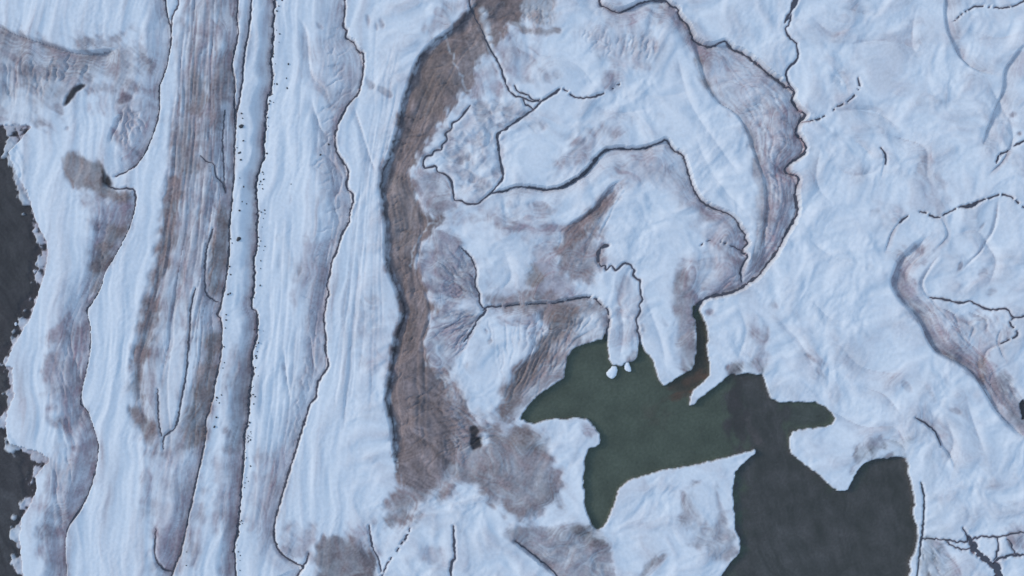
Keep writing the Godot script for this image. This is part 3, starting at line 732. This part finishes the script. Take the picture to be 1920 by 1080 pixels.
	for q in [[1720,20, 1712,60, 1718,100, 1735,85], [1575,15, 1610,22, 1640,28], [1590,85, 1640,75, 1690,80, 1730,95], [1555,140, 1580,145, 1575,165], [1560,210, 1640,205, 1670,230], [1590,255, 1620,275, 1640,300], [1600,205, 1660,215, 1690,245], [1560,125, 1585,150, 1590,185], [1660,250, 1735,275, 1740,330, 1760,360], [1560,310, 1600,330, 1650,320], [1510,440, 1560,480, 1620,500], [1640,470, 1690,475, 1700,500], [1520,560, 1560,600, 1600,600], [1450,590, 1500,640, 1530,700], [1570,640, 1620,690, 1700,700], [1600,720, 1660,740, 1690,780], [1540,760, 1620,800, 1680,800, 1700,850], [1640,820, 1690,830, 1700,860], [1770,880, 1790,830, 1770,780], [1810,740, 1830,800, 1850,860], [1840,440, 1870,490, 1850,540], [1790,440, 1830,430, 1860,460], [1850,150, 1900,240, 1890,300], [1810,50, 1870,70, 1910,60], [1520,30, 1560,60, 1600,50], [1540,270, 1530,340, 1560,380], [1100,190, 1160,210, 1230,200], [960,220, 1010,215, 1060,240], [1000,100, 1080,120, 1120,170], [1190,170, 1230,180, 1300,170], [940,460, 960,520, 930,550], [1210,560, 1240,640, 1250,700], [1380,570, 1400,620, 1380,680], [1160,560, 1170,620, 1160,680], [1270,100, 1290,180, 1330,250, 1390,330], [1300,250, 1340,330, 1400,400]]:
		band(q, 1.0 if int(q[0]) % 3 > 0 else -1.0, 26.0, 1.3, 0.20, 1.1, 16.0, 0.6)
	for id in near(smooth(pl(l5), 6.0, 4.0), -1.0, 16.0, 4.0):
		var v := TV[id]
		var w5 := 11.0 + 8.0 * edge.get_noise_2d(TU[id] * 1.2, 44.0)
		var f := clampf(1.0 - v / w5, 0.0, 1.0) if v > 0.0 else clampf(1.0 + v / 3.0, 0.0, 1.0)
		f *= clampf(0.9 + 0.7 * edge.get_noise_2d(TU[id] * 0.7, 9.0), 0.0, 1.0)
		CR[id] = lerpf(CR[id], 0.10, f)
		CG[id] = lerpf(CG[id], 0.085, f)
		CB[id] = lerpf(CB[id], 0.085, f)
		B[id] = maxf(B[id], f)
	print("bands ", Time.get_ticks_msec() - t0)

	# the pitted, hummocky basin below the ridge
	var cells := FastNoiseLite.new()
	cells.noise_type = FastNoiseLite.TYPE_CELLULAR
	cells.cellular_return_type = FastNoiseLite.RETURN_DISTANCE
	cells.seed = 21
	cells.frequency = 0.045
	cells.fractal_type = FastNoiseLite.FRACTAL_NONE
	for zone in [[[880,200, 935,190, 975,200, 990,210, 940,240, 930,300, 935,340, 915,365, 870,375, 845,340, 820,315, 800,300, 845,245], 1.5, 0.34], [[1090,410, 1125,400, 1120,460, 1125,500, 1150,515, 1110,532, 1070,525, 1060,470], 0.9, 0.25], [[1000,575, 1130,570, 1135,635, 1070,660, 1010,640], 0.7, 0.15], [[1420,120, 1485,180, 1500,215, 1480,320, 1490,400, 1440,420, 1430,300, 1390,210], 0.8, 0.2], [[1000,380, 1040,375, 1045,400, 960,405, 950,375], 0.8, 0.2], [[1720,570, 1870,590, 1890,640, 1840,660, 1760,640], 0.8, 0.2]]:
		var zm := mask(pl(zone[0]), 14.0)
		var zv: PackedFloat32Array = zm[4]
		var zw: int = zm[2]
		for j in int(zm[3]):
			for i in zw:
				var f := zv[j * zw + i]
				if f < 0.02: continue
				var x := X0 + (int(zm[0]) + i) * C
				var y := Y0 + (int(zm[1]) + j) * C
				var wx := 14.0 * edge.get_noise_2d(x * 0.8, y * 0.8)
				var c := cells.get_noise_2d(x + wx, y * 1.15 - wx)
				var id := (int(zm[1]) + j) * NX + int(zm[0]) + i
				H[id] -= f * float(zone[1]) * c
				B[id] = clampf(B[id] + f * float(zone[2]) * (c + 0.35), 0.0, 1.0)
	# fields of clean deep snow
	for q in [[1175,350, 1230,340, 1262,360, 1300,420, 1320,470, 1270,490, 1215,540, 1204,530, 1190,500, 1140,480, 1140,430, 1155,385], [1030,75, 1130,85, 1135,160, 1100,178, 1040,160], [1180,120, 1240,150, 1300,120, 1330,190, 1400,270, 1418,400, 1400,430, 1330,380, 1300,320, 1280,280, 1240,255, 1180,215], [880,425, 960,440, 1000,440, 1000,500, 940,545, 905,540, 895,490], [318,-84, 335,-84, 322,150, 305,300, 290,420, 262,560, 240,680, 240,840, 190,840, 160,760, 170,600, 215,490, 255,400, 262,300, 298,200], [515,-84, 560,-84, 560,200, 545,500, 525,840, 480,840, 492,560, 500,300], [940,250, 1010,240, 1040,270, 1030,345, 945,345, 945,300], [870,660, 900,640, 940,650, 930,700, 925,780, 880,750, 860,700], [1205,580, 1255,560, 1265,690, 1240,710, 1215,660], [1340,590, 1405,560, 1400,650, 1350,700, 1335,690], [1500,350, 1620,340, 1660,480, 1640,640, 1560,640, 1480,560, 1480,470], [440,240, 470,240, 468,420, 450,600, 420,640, 430,480]]:
		patch(q, 14, -0.75, 90, 0.0, 0.5)
	# wind crust and small scallops on the snow
	for j in NY:
		var y := Y0 + j * C
		for i in NX:
			var x := X0 + i * C
			var where := smoothstep(-0.15, 0.35, soft.get_noise_2d(x * 0.9 + 50.0, y * 0.9))
			H[j * NX + i] += (0.03 + 0.10 * where) * (fine.get_noise_2d(x * 1.5 + y * 0.5, y * 0.9) + 0.5 * fine.get_noise_2d(x * 3.4, y * 2.6))
	# layered sediment and thaw lines run along the contours
	var HS := H
	for pass_ in 2:
		HS = box(HS, NX, NY, 3, 1, NX)
		HS = box(HS, NY, NX, 3, NX, 1)
	for j in NY:
		var y := Y0 + j * C
		for i in NX:
			var id := j * NX + i
			var b := B[id]
			if b < 0.06: continue
			var x := X0 + i * C
			var w := 0.35 * soft.get_noise_2d(x * 1.2, y * 1.2)
			var il := maxi(i - 1, 0)
			var gx := HS[j * NX + mini(i + 1, NX - 1)] - HS[j * NX + il]
			var gy := HS[mini(j + 1, NY - 1) * NX + i] - HS[maxi(j - 1, 0) * NX + i]
			var slope := sqrt(gx * gx + gy * gy) / (2.0 * C)
			var fit := smoothstep(0.012, 0.04, slope) * smoothstep(0.22, 0.12, slope)
			var st := fit * fine.get_noise_2d((HS[id] + w) * 55.0, x * 0.16 + y * 0.12) + fit * 0.6 * fine.get_noise_2d((HS[id] + w) * 110.0, x * 0.2 - y * 0.2)
			var mid := minf(1.0, b * 2.6) * minf(1.0, (1.12 - b) * 2.5)
			B[id] = clampf(b + 0.24 * st * mid, 0.0, 1.0)
			var q := 1.0 + 0.30 * st * minf(1.0, b * 1.5)
			CR[id] *= q
			CG[id] *= q
			CB[id] *= q
			H[id] += 0.10 * st * minf(1.0, b * 2.0)

	# pale wind-blown tracks over the ridge
	for q in [[[832,58, 850,110, 868,150, 880,172], 3.0], [[905,20, 912,55, 930,110, 948,150], 9.0], [[880,172, 884,182], 3.0], [[722,292, 735,293], 3.0], [[790,385, 803,418, 780,450, 770,500], 2.5], [[803,418, 830,416, 862,411], 2.5]]:
		var track := smooth(pl(q[0]), 6.0, 9.0)
		for id in near(track, 1.0, float(q[1]), float(q[1])):
			var f := clampf(1.4 - absf(TV[id]) / float(q[1]) * 1.4, 0.0, 1.0)
			B[id] *= 1.0 - (0.85 if float(q[1]) > 5.0 else 0.42) * f * clampf(0.7 + edge.get_noise_2d(TU[id] * 2.0, 3.0), 0.0, 1.0)

	# ------------------------------------------------------------ lakes
	var lake := [975,786, 985,770, 1000,750, 1020,735, 1040,720, 1058,711, 1060,690, 1065,665, 1080,652, 1100,645, 1120,638, 1132,637, 1134,626, 1139,630, 1140,660, 1140,674, 1150,685, 1165,687, 1175,680, 1185,680, 1195,670, 1198,655, 1200,646, 1204,650, 1210,660, 1222,672, 1228,690, 1235,715, 1245,724, 1255,720, 1270,710, 1285,700, 1300,692, 1305,670, 1307,655, 1308,620, 1305,600, 1299,588, 1300,574, 1308,574, 1312,585, 1322,605, 1328,625, 1325,655, 1330,680, 1330,705, 1315,720, 1300,730, 1293,745, 1294,762, 1302,760, 1310,750, 1330,735, 1352,718, 1366,705, 1378,702, 1385,705, 1400,700, 1420,705, 1430,700, 1435,720, 1443,745, 1460,755, 1480,755, 1500,756, 1530,755, 1550,765, 1562,778, 1566,786, 1560,797, 1545,801, 1520,803, 1500,805, 1488,808, 1482,816, 1479,830, 1483,850, 1500,865, 1520,880, 1540,895, 1550,905, 1560,915, 1575,922, 1590,920, 1598,905, 1605,890, 1620,870, 1640,862, 1660,862, 1680,857, 1695,857, 1702,870, 1703,890, 1710,910, 1715,940, 1712,970, 1720,985, 1722,1010, 1715,1035, 1705,1055, 1708,1070, 1700,1090, 1690,1166, 1320,1166, 1350,1085, 1372,1056, 1390,1035, 1388,1010, 1380,995, 1378,960, 1375,920, 1380,885, 1400,866, 1418,850, 1420,842, 1400,847, 1360,858, 1300,872, 1240,882, 1180,900, 1160,915, 1150,950, 1135,985, 1120,995, 1110,985, 1098,950, 1095,900, 1098,860, 1105,841, 1120,838, 1127,830, 1125,815, 1115,800, 1105,787, 1085,782, 1060,785, 1030,786, 1000,795]
	var pond := [-120,235, 58,235, 40,256, 15,285, 22,310, 30,330, 50,362, 60,400, 72,430, 85,450, 88,470, 82,510, 68,555, 60,585, 40,620, 20,655, 6,690, 22,690, 20,720, 25,740, 12,770, 8,800, 15,832, 40,840, 75,850, 92,862, 80,875, 64,890, 67,920, 55,945, 38,975, 35,1010, 42,1080, 40,1166, -120,1166]
	var tarn := [1912,757, 1920,750, 1934,760, 1934,790, 1918,786]
	basin(lake, 2.5, 1.3, olive)
	basin(pond, 2.5, 0.9, dark, 1.0)
	patch([-120,250, 30,260, 40,350, 70,460, 50,560, 10,640, -120,680], 10, 0.0, 60, 0.8, 1.0, Color(0.095, 0.08, 0.072, 0.8), -0.75)
	patch([-120,720, 10,700, 0,800, 40,860, 50,900, 20,1000, 30,1100, -120,1120], 10, 0.0, 60, 0.8, 1.0, Color(0.095, 0.08, 0.072, 0.8), -0.75)
	basin(tarn, 2.0, 0.8, dark)
	# silts on the lake bed
	patch([1365,690, 1440,690, 1480,745, 1490,830, 1540,880, 1590,930, 1600,880, 1640,835, 1740,830, 1760,940, 1770,1100, 1760,1166, 1280,1166, 1320,1100, 1390,1050, 1385,960, 1390,880, 1395,840, 1375,780], 22, 0.0, 80, 0.1, 0.9, Color(dark, 1.0))
	patch([1300,585, 1330,610, 1332,700, 1300,735, 1270,745, 1250,722, 1290,695, 1306,660], 10, 0.0, 80, 0.2, 0.6, Color(0.090, 0.060, 0.045, 1.0))
	patch([1320,690, 1330,705, 1290,740, 1260,755, 1255,735, 1290,715], 9, 0.0, 150, 0.3, 0.9, Color(0.130, 0.060, 0.038, 0.9))
	patch([1230,740, 1260,745, 1250,790, 1215,810, 1210,780], 16, 0.0, 150, 0.3, 0.9, Color(0.095, 0.070, 0.050, 0.5))
	patch([1370,690, 1400,700, 1400,800, 1385,860, 1365,800], 10, 0.0, 85, 0.3, 0.9, Color(0.060, 0.040, 0.042, 0.9))
	patch([1395,790, 1405,785, 1425,815, 1435,840, 1425,835], 5, 0.0, 60, 0.4, 0.9, Color(0.120, 0.085, 0.080, 0.9))
	patch([1440,985, 1480,990, 1530,1020, 1560,1060, 1540,1100, 1440,1100, 1425,1040], 14, 0.0, 60, 0.8, 1.0, Color(0.105, 0.085, 0.080, 0.7))
	patch([1485,758, 1560,765, 1560,795, 1490,803], 5, 0.0, 0, 0.2, 0.7, Color(0.090, 0.085, 0.070, 0.9))
	patch([-60,900, 20,930, 30,1000, 10,1090, -60,1090], 22, 0.0, 60, 0.6, 1.0, Color(0.120, 0.105, 0.095, 0.7))
	patch([-60,560, 30,580, 20,640, -20,680], 18, 0.0, 60, 0.6, 1.0, Color(0.100, 0.080, 0.070, 0.7))
	patch([-60,330, 20,360, 40,480, 20,560, -60,560], 18, 0.0, 60, 0.6, 1.0, Color(0.080, 0.068, 0.060, 0.7))
	water(lake, "still olive-green glacial lake with a darker brown eastern arm", mat_lake, "lake")
	water(pond, "dark shallow meltwater lake fringed by crumbling snow", mat_pond, "lake")
	water(tarn, "small dark pool among striped moraine at the snow's rim", mat_pond, "lake")
	print("lakes ", Time.get_ticks_msec() - t0)

	# ------------------------------------------------------------ streams, and gully lines of painted bank shade
	stream(l1, 2.4, "thin gully line of painted bank shade curving down to a round pit")
	stream([333,-84, 333,0, 326,20, 320,34, 317,60], 1.8, "short thin stream joining beside the fan of thin snow")
	stream(l1b, 2.8, "gully line of painted bank shade along the grey bank between two broad snow strips")
	stream(l2, 3.0, "gully line of painted bank shade bounding the brown striped slope")
	stream(l2b, 2.6, "narrow wavy gully line of painted bank shade beside the stony snow strip")
	stream(l3, 4.2, "stony gully darkened with painted bank shade and boulders along its edge", 0.0, 3.4, 4.0)
	stream(l4, 3.0, "long winding gully line of painted bank shade between streaked snow and the bare ridge's snow field")
	stream(m2, 3.0, "dark stream arching round the snow basin above the lake")
	stream([1050,352, 1085,333, 1105,315, 1120,295, 1135,282], 5.5, "wide dark reach of the arching stream")
	stream(m3, 3.4, "long winding stream on the eastern rim flowing into the lake inlet", 0.0, 5.0)
	stream([882,198, 872,210, 860,225, 848,232, 846,243, 835,250, 838,262, 828,272, 828,280, 815,282, 810,290, 800,292, 795,298, 793,306, 797,315, 808,313, 817,311, 820,322, 830,325, 838,330, 845,337, 848,350, 850,365, 852,375, 866,377, 875,382, 895,382, 905,375, 920,362], 2.8, "tightly meandering stream below the bare brown ridge", 0.0, -1.0, 1.0)
	stream([920,362, 935,345, 943,330, 938,300, 934,270, 933,252, 950,240, 975,222, 1000,205, 1015,190], 3.4, "smooth dark stream bending round the hummocky snow basin")
	stream([1015,190, 1035,178, 1050,167], 5.5, "short wide dark stream reach at the tangle of channels", 0.0, 4.0)
	stream([1050,167, 1062,170, 1078,182, 1100,183, 1120,180, 1140,170, 1165,155], 2.2, "dashed stream under snow bridges below the clean snow slope", 0.35)
	stream([878,-84, 880,0, 885,20, 905,60, 915,85, 930,110, 940,130, 950,160, 962,178, 980,183, 1000,190, 1012,186], 2.4, "stream running off the bare ridge past a snow-filled track")
	stream([964,160, 972,172, 990,178, 998,186, 1012,188], 2.0, "tiny tributary at the tangle of channels")
	stream([982,186, 986,196, 996,200, 1000,206], 2.0, "tiny looping tributary at the tangle of channels")
	stream([1140,460, 1131,462, 1124,468, 1121,478, 1121,490], 9.0, "short dark pool at the head of the zigzag stream")
	stream([1121,485, 1124,495, 1127,500, 1134,497, 1136,507, 1146,498, 1154,507, 1168,495, 1175,494, 1183,497, 1185,503, 1190,507, 1187,515, 1195,524, 1200,526, 1200,540, 1202,555, 1204,562, 1198,572, 1200,580, 1197,590, 1192,600, 1196,615, 1194,620, 1199,630, 1201,652], 2.6, "zigzag stream between two snow tongues entering the lake", 0.0, -1.0, 0.8)
	stream([865,465, 880,480, 890,500, 892,515, 890,535, 898,550, 900,570, 910,580, 905,590, 895,600, 885,620, 870,640], 2.4, "stream round the grey fan east of the ridge")
	stream([906,582, 915,575, 940,575, 965,572, 1000,570, 1040,568, 1080,560, 1110,558, 1125,570, 1138,580, 1142,600, 1138,620, 1135,640], 2.2, "stream along the top of the brown bank reaching the lake", 0.1)
	stream([1500,-20, 1490,5, 1482,22, 1472,42], 9.0, "broad dark stream reach among the northern snow", 0.0, 6.0)
	stream([1484,28, 1480,45, 1473,55, 1482,72, 1494,82, 1496,110, 1480,125, 1475,140, 1480,155, 1491,167], 2.2, "narrow stream linking the broad reach to the winding stream")
	stream([1505,228, 1525,226, 1545,218, 1570,200, 1590,190, 1605,175, 1612,160, 1610,145], 2.0, "dashed stream crossing the wide eastern snow field", 0.3)
	stream([1680,422, 1695,410, 1710,402, 1730,398, 1755,408, 1775,400, 1800,388, 1820,385, 1835,378, 1850,372, 1880,365, 1900,373, 1912,385, 1940,400], 2.4, "dashed stream with one wide pool in the eastern snow", 0.22)
	stream([1803,388, 1820,386, 1834,378], 6.0, "narrow dark pool on the dashed eastern stream")
	stream([1745,558, 1775,562, 1800,568, 1820,565, 1835,572, 1855,580, 1870,580, 1880,578, 1890,582, 1900,595, 1940,588], 3.0, "dark stream above the loop in the striped snow")
	stream([1900,596, 1893,602, 1895,610, 1905,620, 1905,630, 1890,638, 1875,645], 2.4, "looping side stream beside the striped snow", 0.15)
	stream([1788,40, 1795,35, 1805,25, 1830,12, 1860,13, 1880,15, 1900,12, 1940,-10], 1.8, "thin dashed stream at the head of a smooth snow hollow", 0.2)
	stream([1868,308, 1872,292, 1890,283, 1905,272, 1940,255], 2.4, "short dark stream below the snow bank with painted shade", 0.1)
	stream([1652,276, 1660,288, 1662,308], 2.8, "tiny dark trickle alone in the wide snow field")
	stream([1715,782, 1730,790, 1750,805, 1760,820, 1765,835], 1.8, "thin crooked trickle in a dip of the southern snow")
	stream([1727,905, 1733,930, 1733,970, 1731,1000, 1728,1012, 1724,1045, 1718,1100], 2.2, "straight crack stream along the eastern lake shore")
	stream([1727,1010, 1760,1012, 1783,1013, 1807,1017, 1827,1012, 1840,1008, 1870,1007, 1940,994], 1.8, "crooked stream across the broken snow plates", 0.0, 2.6, 5.0)
	stream([1777,1016, 1793,1027, 1810,1032, 1827,1023], 1.5, "thin curved crack hanging below the crooked stream", 0.0, -1.0, 4.0)
	stream([1820,1010, 1826,1024, 1837,1040, 1857,1057, 1873,1073, 1890,1165], 13.0, "wide dark channel through the broken snow plates", 0.0, 17.0, 5.0)
	stream([1870,1008, 1873,1027, 1863,1053], 2.0, "short crack joining the wide dark channel", 0.0, -1.0, 4.0)
	stream([1890,1010, 1900,1030, 1907,1043], 2.0, "short bent crack beside the striped plate", 0.0, -1.0, 4.0)
	stream([1863,1057, 1877,1047, 1900,1042, 1940,1044], 3.4, "side channel among the broken snow plates", 0.0, -1.0, 5.0)
	stream([1806,990, 1812,1000, 1821,1012], 1.4, "tiny crack above the wide dark channel", 0.0, -1.0, 3.0)
	stream([400,430, 388,465, 383,510, 385,550, 397,562, 406,566], 2.0, "thin stream round a snow tongue on the striped slope")
	stream([366,540, 358,572, 355,620, 352,660, 348,710, 342,740, 335,780, 325,805, 308,818, 304,842], 2.0, "thin straight stream through the striped slope")
	stream([296,730, 297,790, 303,818], 1.8, "thin stream bounding a wedge of snow on the striped slope")
	stream([420,205, 415,262, 418,330, 420,362], 1.6, "faint stream beside a long snow strip on the slope")
	stream([375,292, 385,302, 400,308, 404,330, 416,345, 419,360], 1.6, "stepped trickle across the striped slope")
	stream([292,990, 290,1040, 303,1068, 322,1075], 2.2, "thin stream closing a grey wedge of thin snow")
	stream([692,985, 697,1025, 708,1046, 714,1072], 2.0, "thin stream on the edge of the brown southern slope")
	stream([768,990, 765,1000, 750,1025, 735,1045, 725,1060, 712,1090], 2.4, "dashed stream through southern snow", 0.2)
	stream([850,985, 852,1030, 853,1046, 846,1062, 842,1165], 3.0, "dark stream splitting the southern snow")
	stream([578,1038, 574,1052, 567,1065], 2.0, "short forked trickle in the southern hollow")
	stream([965,1014, 985,1030, 1010,1050, 1045,1082, 1100,1165], 2.6, "stream below the striped southern bank")
	stream([1315,460, 1340,450, 1393,470], 1.2, "faint trickle across the thin snow above the inlet", 0.3)
	print("streams ", Time.get_ticks_msec() - t0)

	# ------------------------------------------------------------ ground and snow meshes
	var T := PackedFloat32Array()
	T.resize(total)
	var gv := PackedVector3Array()
	var gc := PackedColorArray()
	var sc := PackedColorArray()
	gv.resize(total); gc.resize(total); sc.resize(total)
	var sv := PackedVector3Array()
	sv.resize(total)
	for j in NY:
		var y := Y0 + j * C
		for i in NX:
			var x := X0 + i * C
			var id := j * NX + i
			var g := fine.get_noise_2d(x * 3.1, y * 3.1)
			var b := B[id]
			var cover := 1.0 - b + 0.05 * g * minf(1.0, b * 4.0)
			var t := clampf((cover - 0.42) * 0.6, -0.25, 0.3)
			T[id] = t
			var h := H[id]
			gv[id] = Vector3((x - 960.0) * S, h, (y - 540.0) * S)
			sv[id] = Vector3((x - 960.0) * S, h + t, (y - 540.0) * S)
			var k := pow(clampf((cover - 0.06) / 0.94, 0.0, 1.0), 0.9)
			var q := 1.0 + 0.22 * g
			var tone := 1.0 + 0.3 * soft.get_noise_2d(x * 2.1, y * 2.1 + 400.0)
			var r := CR[id] * q * 1.03 * tone
			var gg := CG[id] * q * 1.10 * tone
			var bb := CB[id] * q * 1.20 * tone
			var col := Color(lerpf(r, 0.82, k), lerpf(gg, 0.84, k), lerpf(bb, 0.87, k))
			gc[id] = col
			sc[id] = col
	var ground := put("ground", sheet(gv, gc, PackedFloat32Array()), mat_ground)
	tag(ground, "brown and dark silt ground showing through the snow", "", "", "structure")
	var snow := put("snow_field", sheet(sv, sc, T), mat_snow)
	tag(snow, "thin blue-white snow lying over the moraine", "", "", "structure")
	# the snow country beyond the surveyed ground
	var fx0 := -2900.0
	var fy0 := -3280.0
	var step := 40.0
	var nf := 193
	var st := SurfaceTool.new()
	st.begin(Mesh.PRIMITIVE_TRIANGLES)
	for j in nf:
		for i in nf:
			var x := fx0 + i * step
			var y := fy0 + j * step
			var cx := clampf(x, X0, X0 + (NX - 1) * C)
			var cy := clampf(y, Y0, Y0 + (NY - 1) * C)
			var d := Vector2(x - cx, y - cy).length()
			var h := lerpf(height_at(cx, cy) - 0.7, 3.0 * soft.get_noise_2d(x * 0.3, y * 0.3) - 0.5, smoothstep(0.0, 400.0, d))
			st.set_color(Color(0.79, 0.80, 0.83))
			st.add_vertex(Vector3((x - 960.0) * S, h, (y - 540.0) * S))
	for j in nf - 1:
		for i in nf - 1:
			var x := fx0 + i * step
			var y := fy0 + j * step
			if x > X0 and x + step < X0 + (NX - 1) * C and y > Y0 and y + step < Y0 + (NY - 1) * C: continue
			for q: int in [0, 1, nf, 1, nf + 1, nf]: st.add_index(j * nf + i + q)
	st.generate_normals()
	tag(put("snow_field", st.commit(), mat_snow), "open snow country stretching away beyond the moraine", "", "", "structure")
	# ------------------------------------------------------------ boulders, snow lumps, islets
	var rng := RandomNumberGenerator.new()
	rng.seed = 20240
	var rocks: Array[ArrayMesh] = []
	for k in 8: rocks.append(lump(rng, 0.3, 0.75))
	var mat_rock := StandardMaterial3D.new()
	mat_rock.albedo_color = Color(0.07, 0.065, 0.068).linear_to_srgb()
	mat_rock.roughness = 0.9
	var mat_lump := StandardMaterial3D.new()
	mat_lump.albedo_color = Color(0.70, 0.70, 0.73).linear_to_srgb()
	mat_lump.roughness = 0.85
	boulder(rocks[0], mat_rock, 453, 237, 1.15, rng, "large round dark boulder alone on the stony snow strip")
	boulder(rocks[1], mat_rock, 448, 449, 1.3, rng, "large wedge-shaped dark boulder lower on the stony snow strip")
	boulder(rocks[2], mat_rock, 28, 608, 0.9, rng, "pale block standing alone in the dark meltwater lake", mat_lump)
	for q in [[454,213], [455,222], [445,277], [451,286], [448,287], [457,264], [444,205], [451,300], [457,350], [433,448], [449,334], [436,456], [430,500], [432,515], [433,550], [428,552], [424,590], [423,615], [425,600], [421,680], [420,650], [450,395], [462,382], [455,378], [418,690], [417,740], [413,755], [407,750], [407,745], [350,1034], [350,1059], [407,782], [402,800], [540,120], [538,147], [538,165], [520,22], [545,345], [520,1020], [477,618], [600,290], [615,270]]:
		boulder(rocks[rng.randi() % 8], mat_rock, q[0] + rng.randf_range(-1, 1), q[1], rng.randf_range(0.28, 0.6), rng, "small dark stone scattered on the snow beside the stony gully")
	var side := smooth(pl(l3), 6.0)
	for k in 130:
		var i := rng.randi() % (side.size() - 2)
		var tg := (side[i + 1] - side[i]).normalized()
		var q := side[i] + tg * rng.randf_range(0, 6) - Vector2(-tg.y, tg.x) * (4.0 + 14.0 * pow(rng.randf(), 1.6))
		boulder(rocks[rng.randi() % 8], mat_rock, q.x, q.y, rng.randf_range(0.2, 0.5), rng, "small dark stone strewn along the edge of the stony gully")
	islet([1137,700, 1143,693, 1149,687, 1156,688, 1158,696, 1155,705, 1148,710, 1141,707], 0.9, "largest white snow-capped islet off the snow tongue in the lake")
	islet([1171,684, 1177,678, 1181,684, 1184,695, 1178,697, 1172,692], 0.7, "small white snow islet beside the dark tip of the snow tongue")
	print("meshes ", Time.get_ticks_msec() - t0)

func sheet(v: PackedVector3Array, c: PackedColorArray, keep: PackedFloat32Array) -> ArrayMesh:
	var n := PackedVector3Array()
	n.resize(v.size())
	var d := 2.0 * C * S
	for j in NY:
		var up := maxi(j - 1, 0) * NX
		var dn := mini(j + 1, NY - 1) * NX
		for i in NX:
			var l := maxi(i - 1, 0)
			var r := mini(i + 1, NX - 1)
			n[j * NX + i] = Vector3(v[j * NX + l].y - v[j * NX + r].y, d, v[up + i].y - v[dn + i].y).normalized()
	var idx := PackedInt32Array()
	idx.resize((NX - 1) * (NY - 1) * 6)
	var k := 0
	var all := keep.is_empty()
	for j in NY - 1:
		for i in NX - 1:
			var a := j * NX + i
			var e := a + NX
			if not all and keep[a] <= 0.0 and keep[a + 1] <= 0.0 and keep[e] <= 0.0 and keep[e + 1] <= 0.0: continue
			idx[k] = a
			idx[k + 1] = a + 1
			idx[k + 2] = e
			idx[k + 3] = a + 1
			idx[k + 4] = e + 1
			idx[k + 5] = e
			k += 6
	idx.resize(k)
	var arr := []
	arr.resize(Mesh.ARRAY_MAX)
	arr[Mesh.ARRAY_VERTEX] = v
	arr[Mesh.ARRAY_NORMAL] = n
	arr[Mesh.ARRAY_COLOR] = c
	arr[Mesh.ARRAY_INDEX] = idx
	var m := ArrayMesh.new()
	m.add_surface_from_arrays(Mesh.PRIMITIVE_TRIANGLES, arr)
	return m

func mat_snow_plain() -> StandardMaterial3D:
	var m := StandardMaterial3D.new()
	m.albedo_color = Color(0.80, 0.82, 0.85).linear_to_srgb()
	m.roughness = 0.85
	return m

# An uneven rounded stone of radius 1: UV sphere pushed in and out; JAG its unevenness, FLAT its height.
func lump(rng: RandomNumberGenerator, jag: float, flat: float) -> ArrayMesh:
	var off := rng.randf() * 1000.0
	var st := SurfaceTool.new()
	st.begin(Mesh.PRIMITIVE_TRIANGLES)
	st.set_smooth_group(-1)
	var rings := 7
	var segs := 10
	var pt := func(r: int, k: int) -> Vector3:
		var th := PI * r / rings
		var ph := TAU * (k % segs) / segs
		var d := Vector3(sin(th) * cos(ph), cos(th), sin(th) * sin(ph))
		var m := 1.0 + jag * 1.6 * edge.get_noise_3d(d.x * 28.0 + off, d.y * 28.0, d.z * 28.0) + jag * 1.2 * soft.get_noise_3d(d.x * 60.0 + off, d.y * 60.0, d.z * 60.0)
		return Vector3(d.x * m * 1.15, d.y * m * flat, d.z * m * 0.9)
	for r in rings:
		for k in segs:
			var a: Vector3 = pt.call(r, k)
			var b: Vector3 = pt.call(r, k + 1)
			var c: Vector3 = pt.call(r + 1, k)
			var d: Vector3 = pt.call(r + 1, k + 1)
			if r > 0:
				st.add_vertex(a); st.add_vertex(b); st.add_vertex(d)
			if r < rings - 1:
				st.add_vertex(a); st.add_vertex(d); st.add_vertex(c)
	st.generate_normals()
	return st.commit()

func boulder(m: Mesh, mt: Material, x: float, y: float, r: float, rng: RandomNumberGenerator, label: String, own: Material = null) -> void:
	var o := put("boulder", m, own if own else mt)
	o.position = Vector3((x - 960.0) * S, maxf(height_at(x, y) + 0.3, LAKE) + r * 0.15, (y - 540.0) * S)
	o.rotation.y = rng.randf() * TAU
	o.scale = Vector3(r, r, r)
	var alone := label.begins_with("large") or label.begins_with("pale")
	tag(o, label, "boulder", "" if alone else "stones beside the stony gully")

func islet(a: Array, high: float, label: String) -> void:
	var p := smooth(pl(a + [a[0], a[1]]), 2.0, 1.2)
	var mid := Vector2.ZERO
	for q in p: mid += q / p.size()
	var st := SurfaceTool.new()
	st.begin(Mesh.PRIMITIVE_TRIANGLES)
	var n := p.size()
	var steps := [[1.06, -0.8], [1.0, 0.1], [0.86, 0.55], [0.55, 0.85], [0.0, 1.0]]
	for r in steps.size():
		for q in p:
			var w: Vector2 = mid + (q - mid) * float(steps[r][0])
			var bump := 0.25 * edge.get_noise_2d(w.x * 4.0, w.y * 4.0) if r < 4 else 0.0
			st.add_vertex(Vector3((w.x - mid.x) * S, high * (float(steps[r][1]) + bump), (w.y - mid.y) * S))
	for r in steps.size() - 1:
		for i in n - 1:
			for k: int in [0, n, 1, 1, n, n + 1]: st.add_index(r * n + i + k)
	st.generate_normals()
	var o := put("islet", st.commit(), mat_snow_plain())
	o.position = Vector3((mid.x - 960.0) * S, LAKE, (mid.y - 540.0) * S)
	tag(o, label, "islet", "")
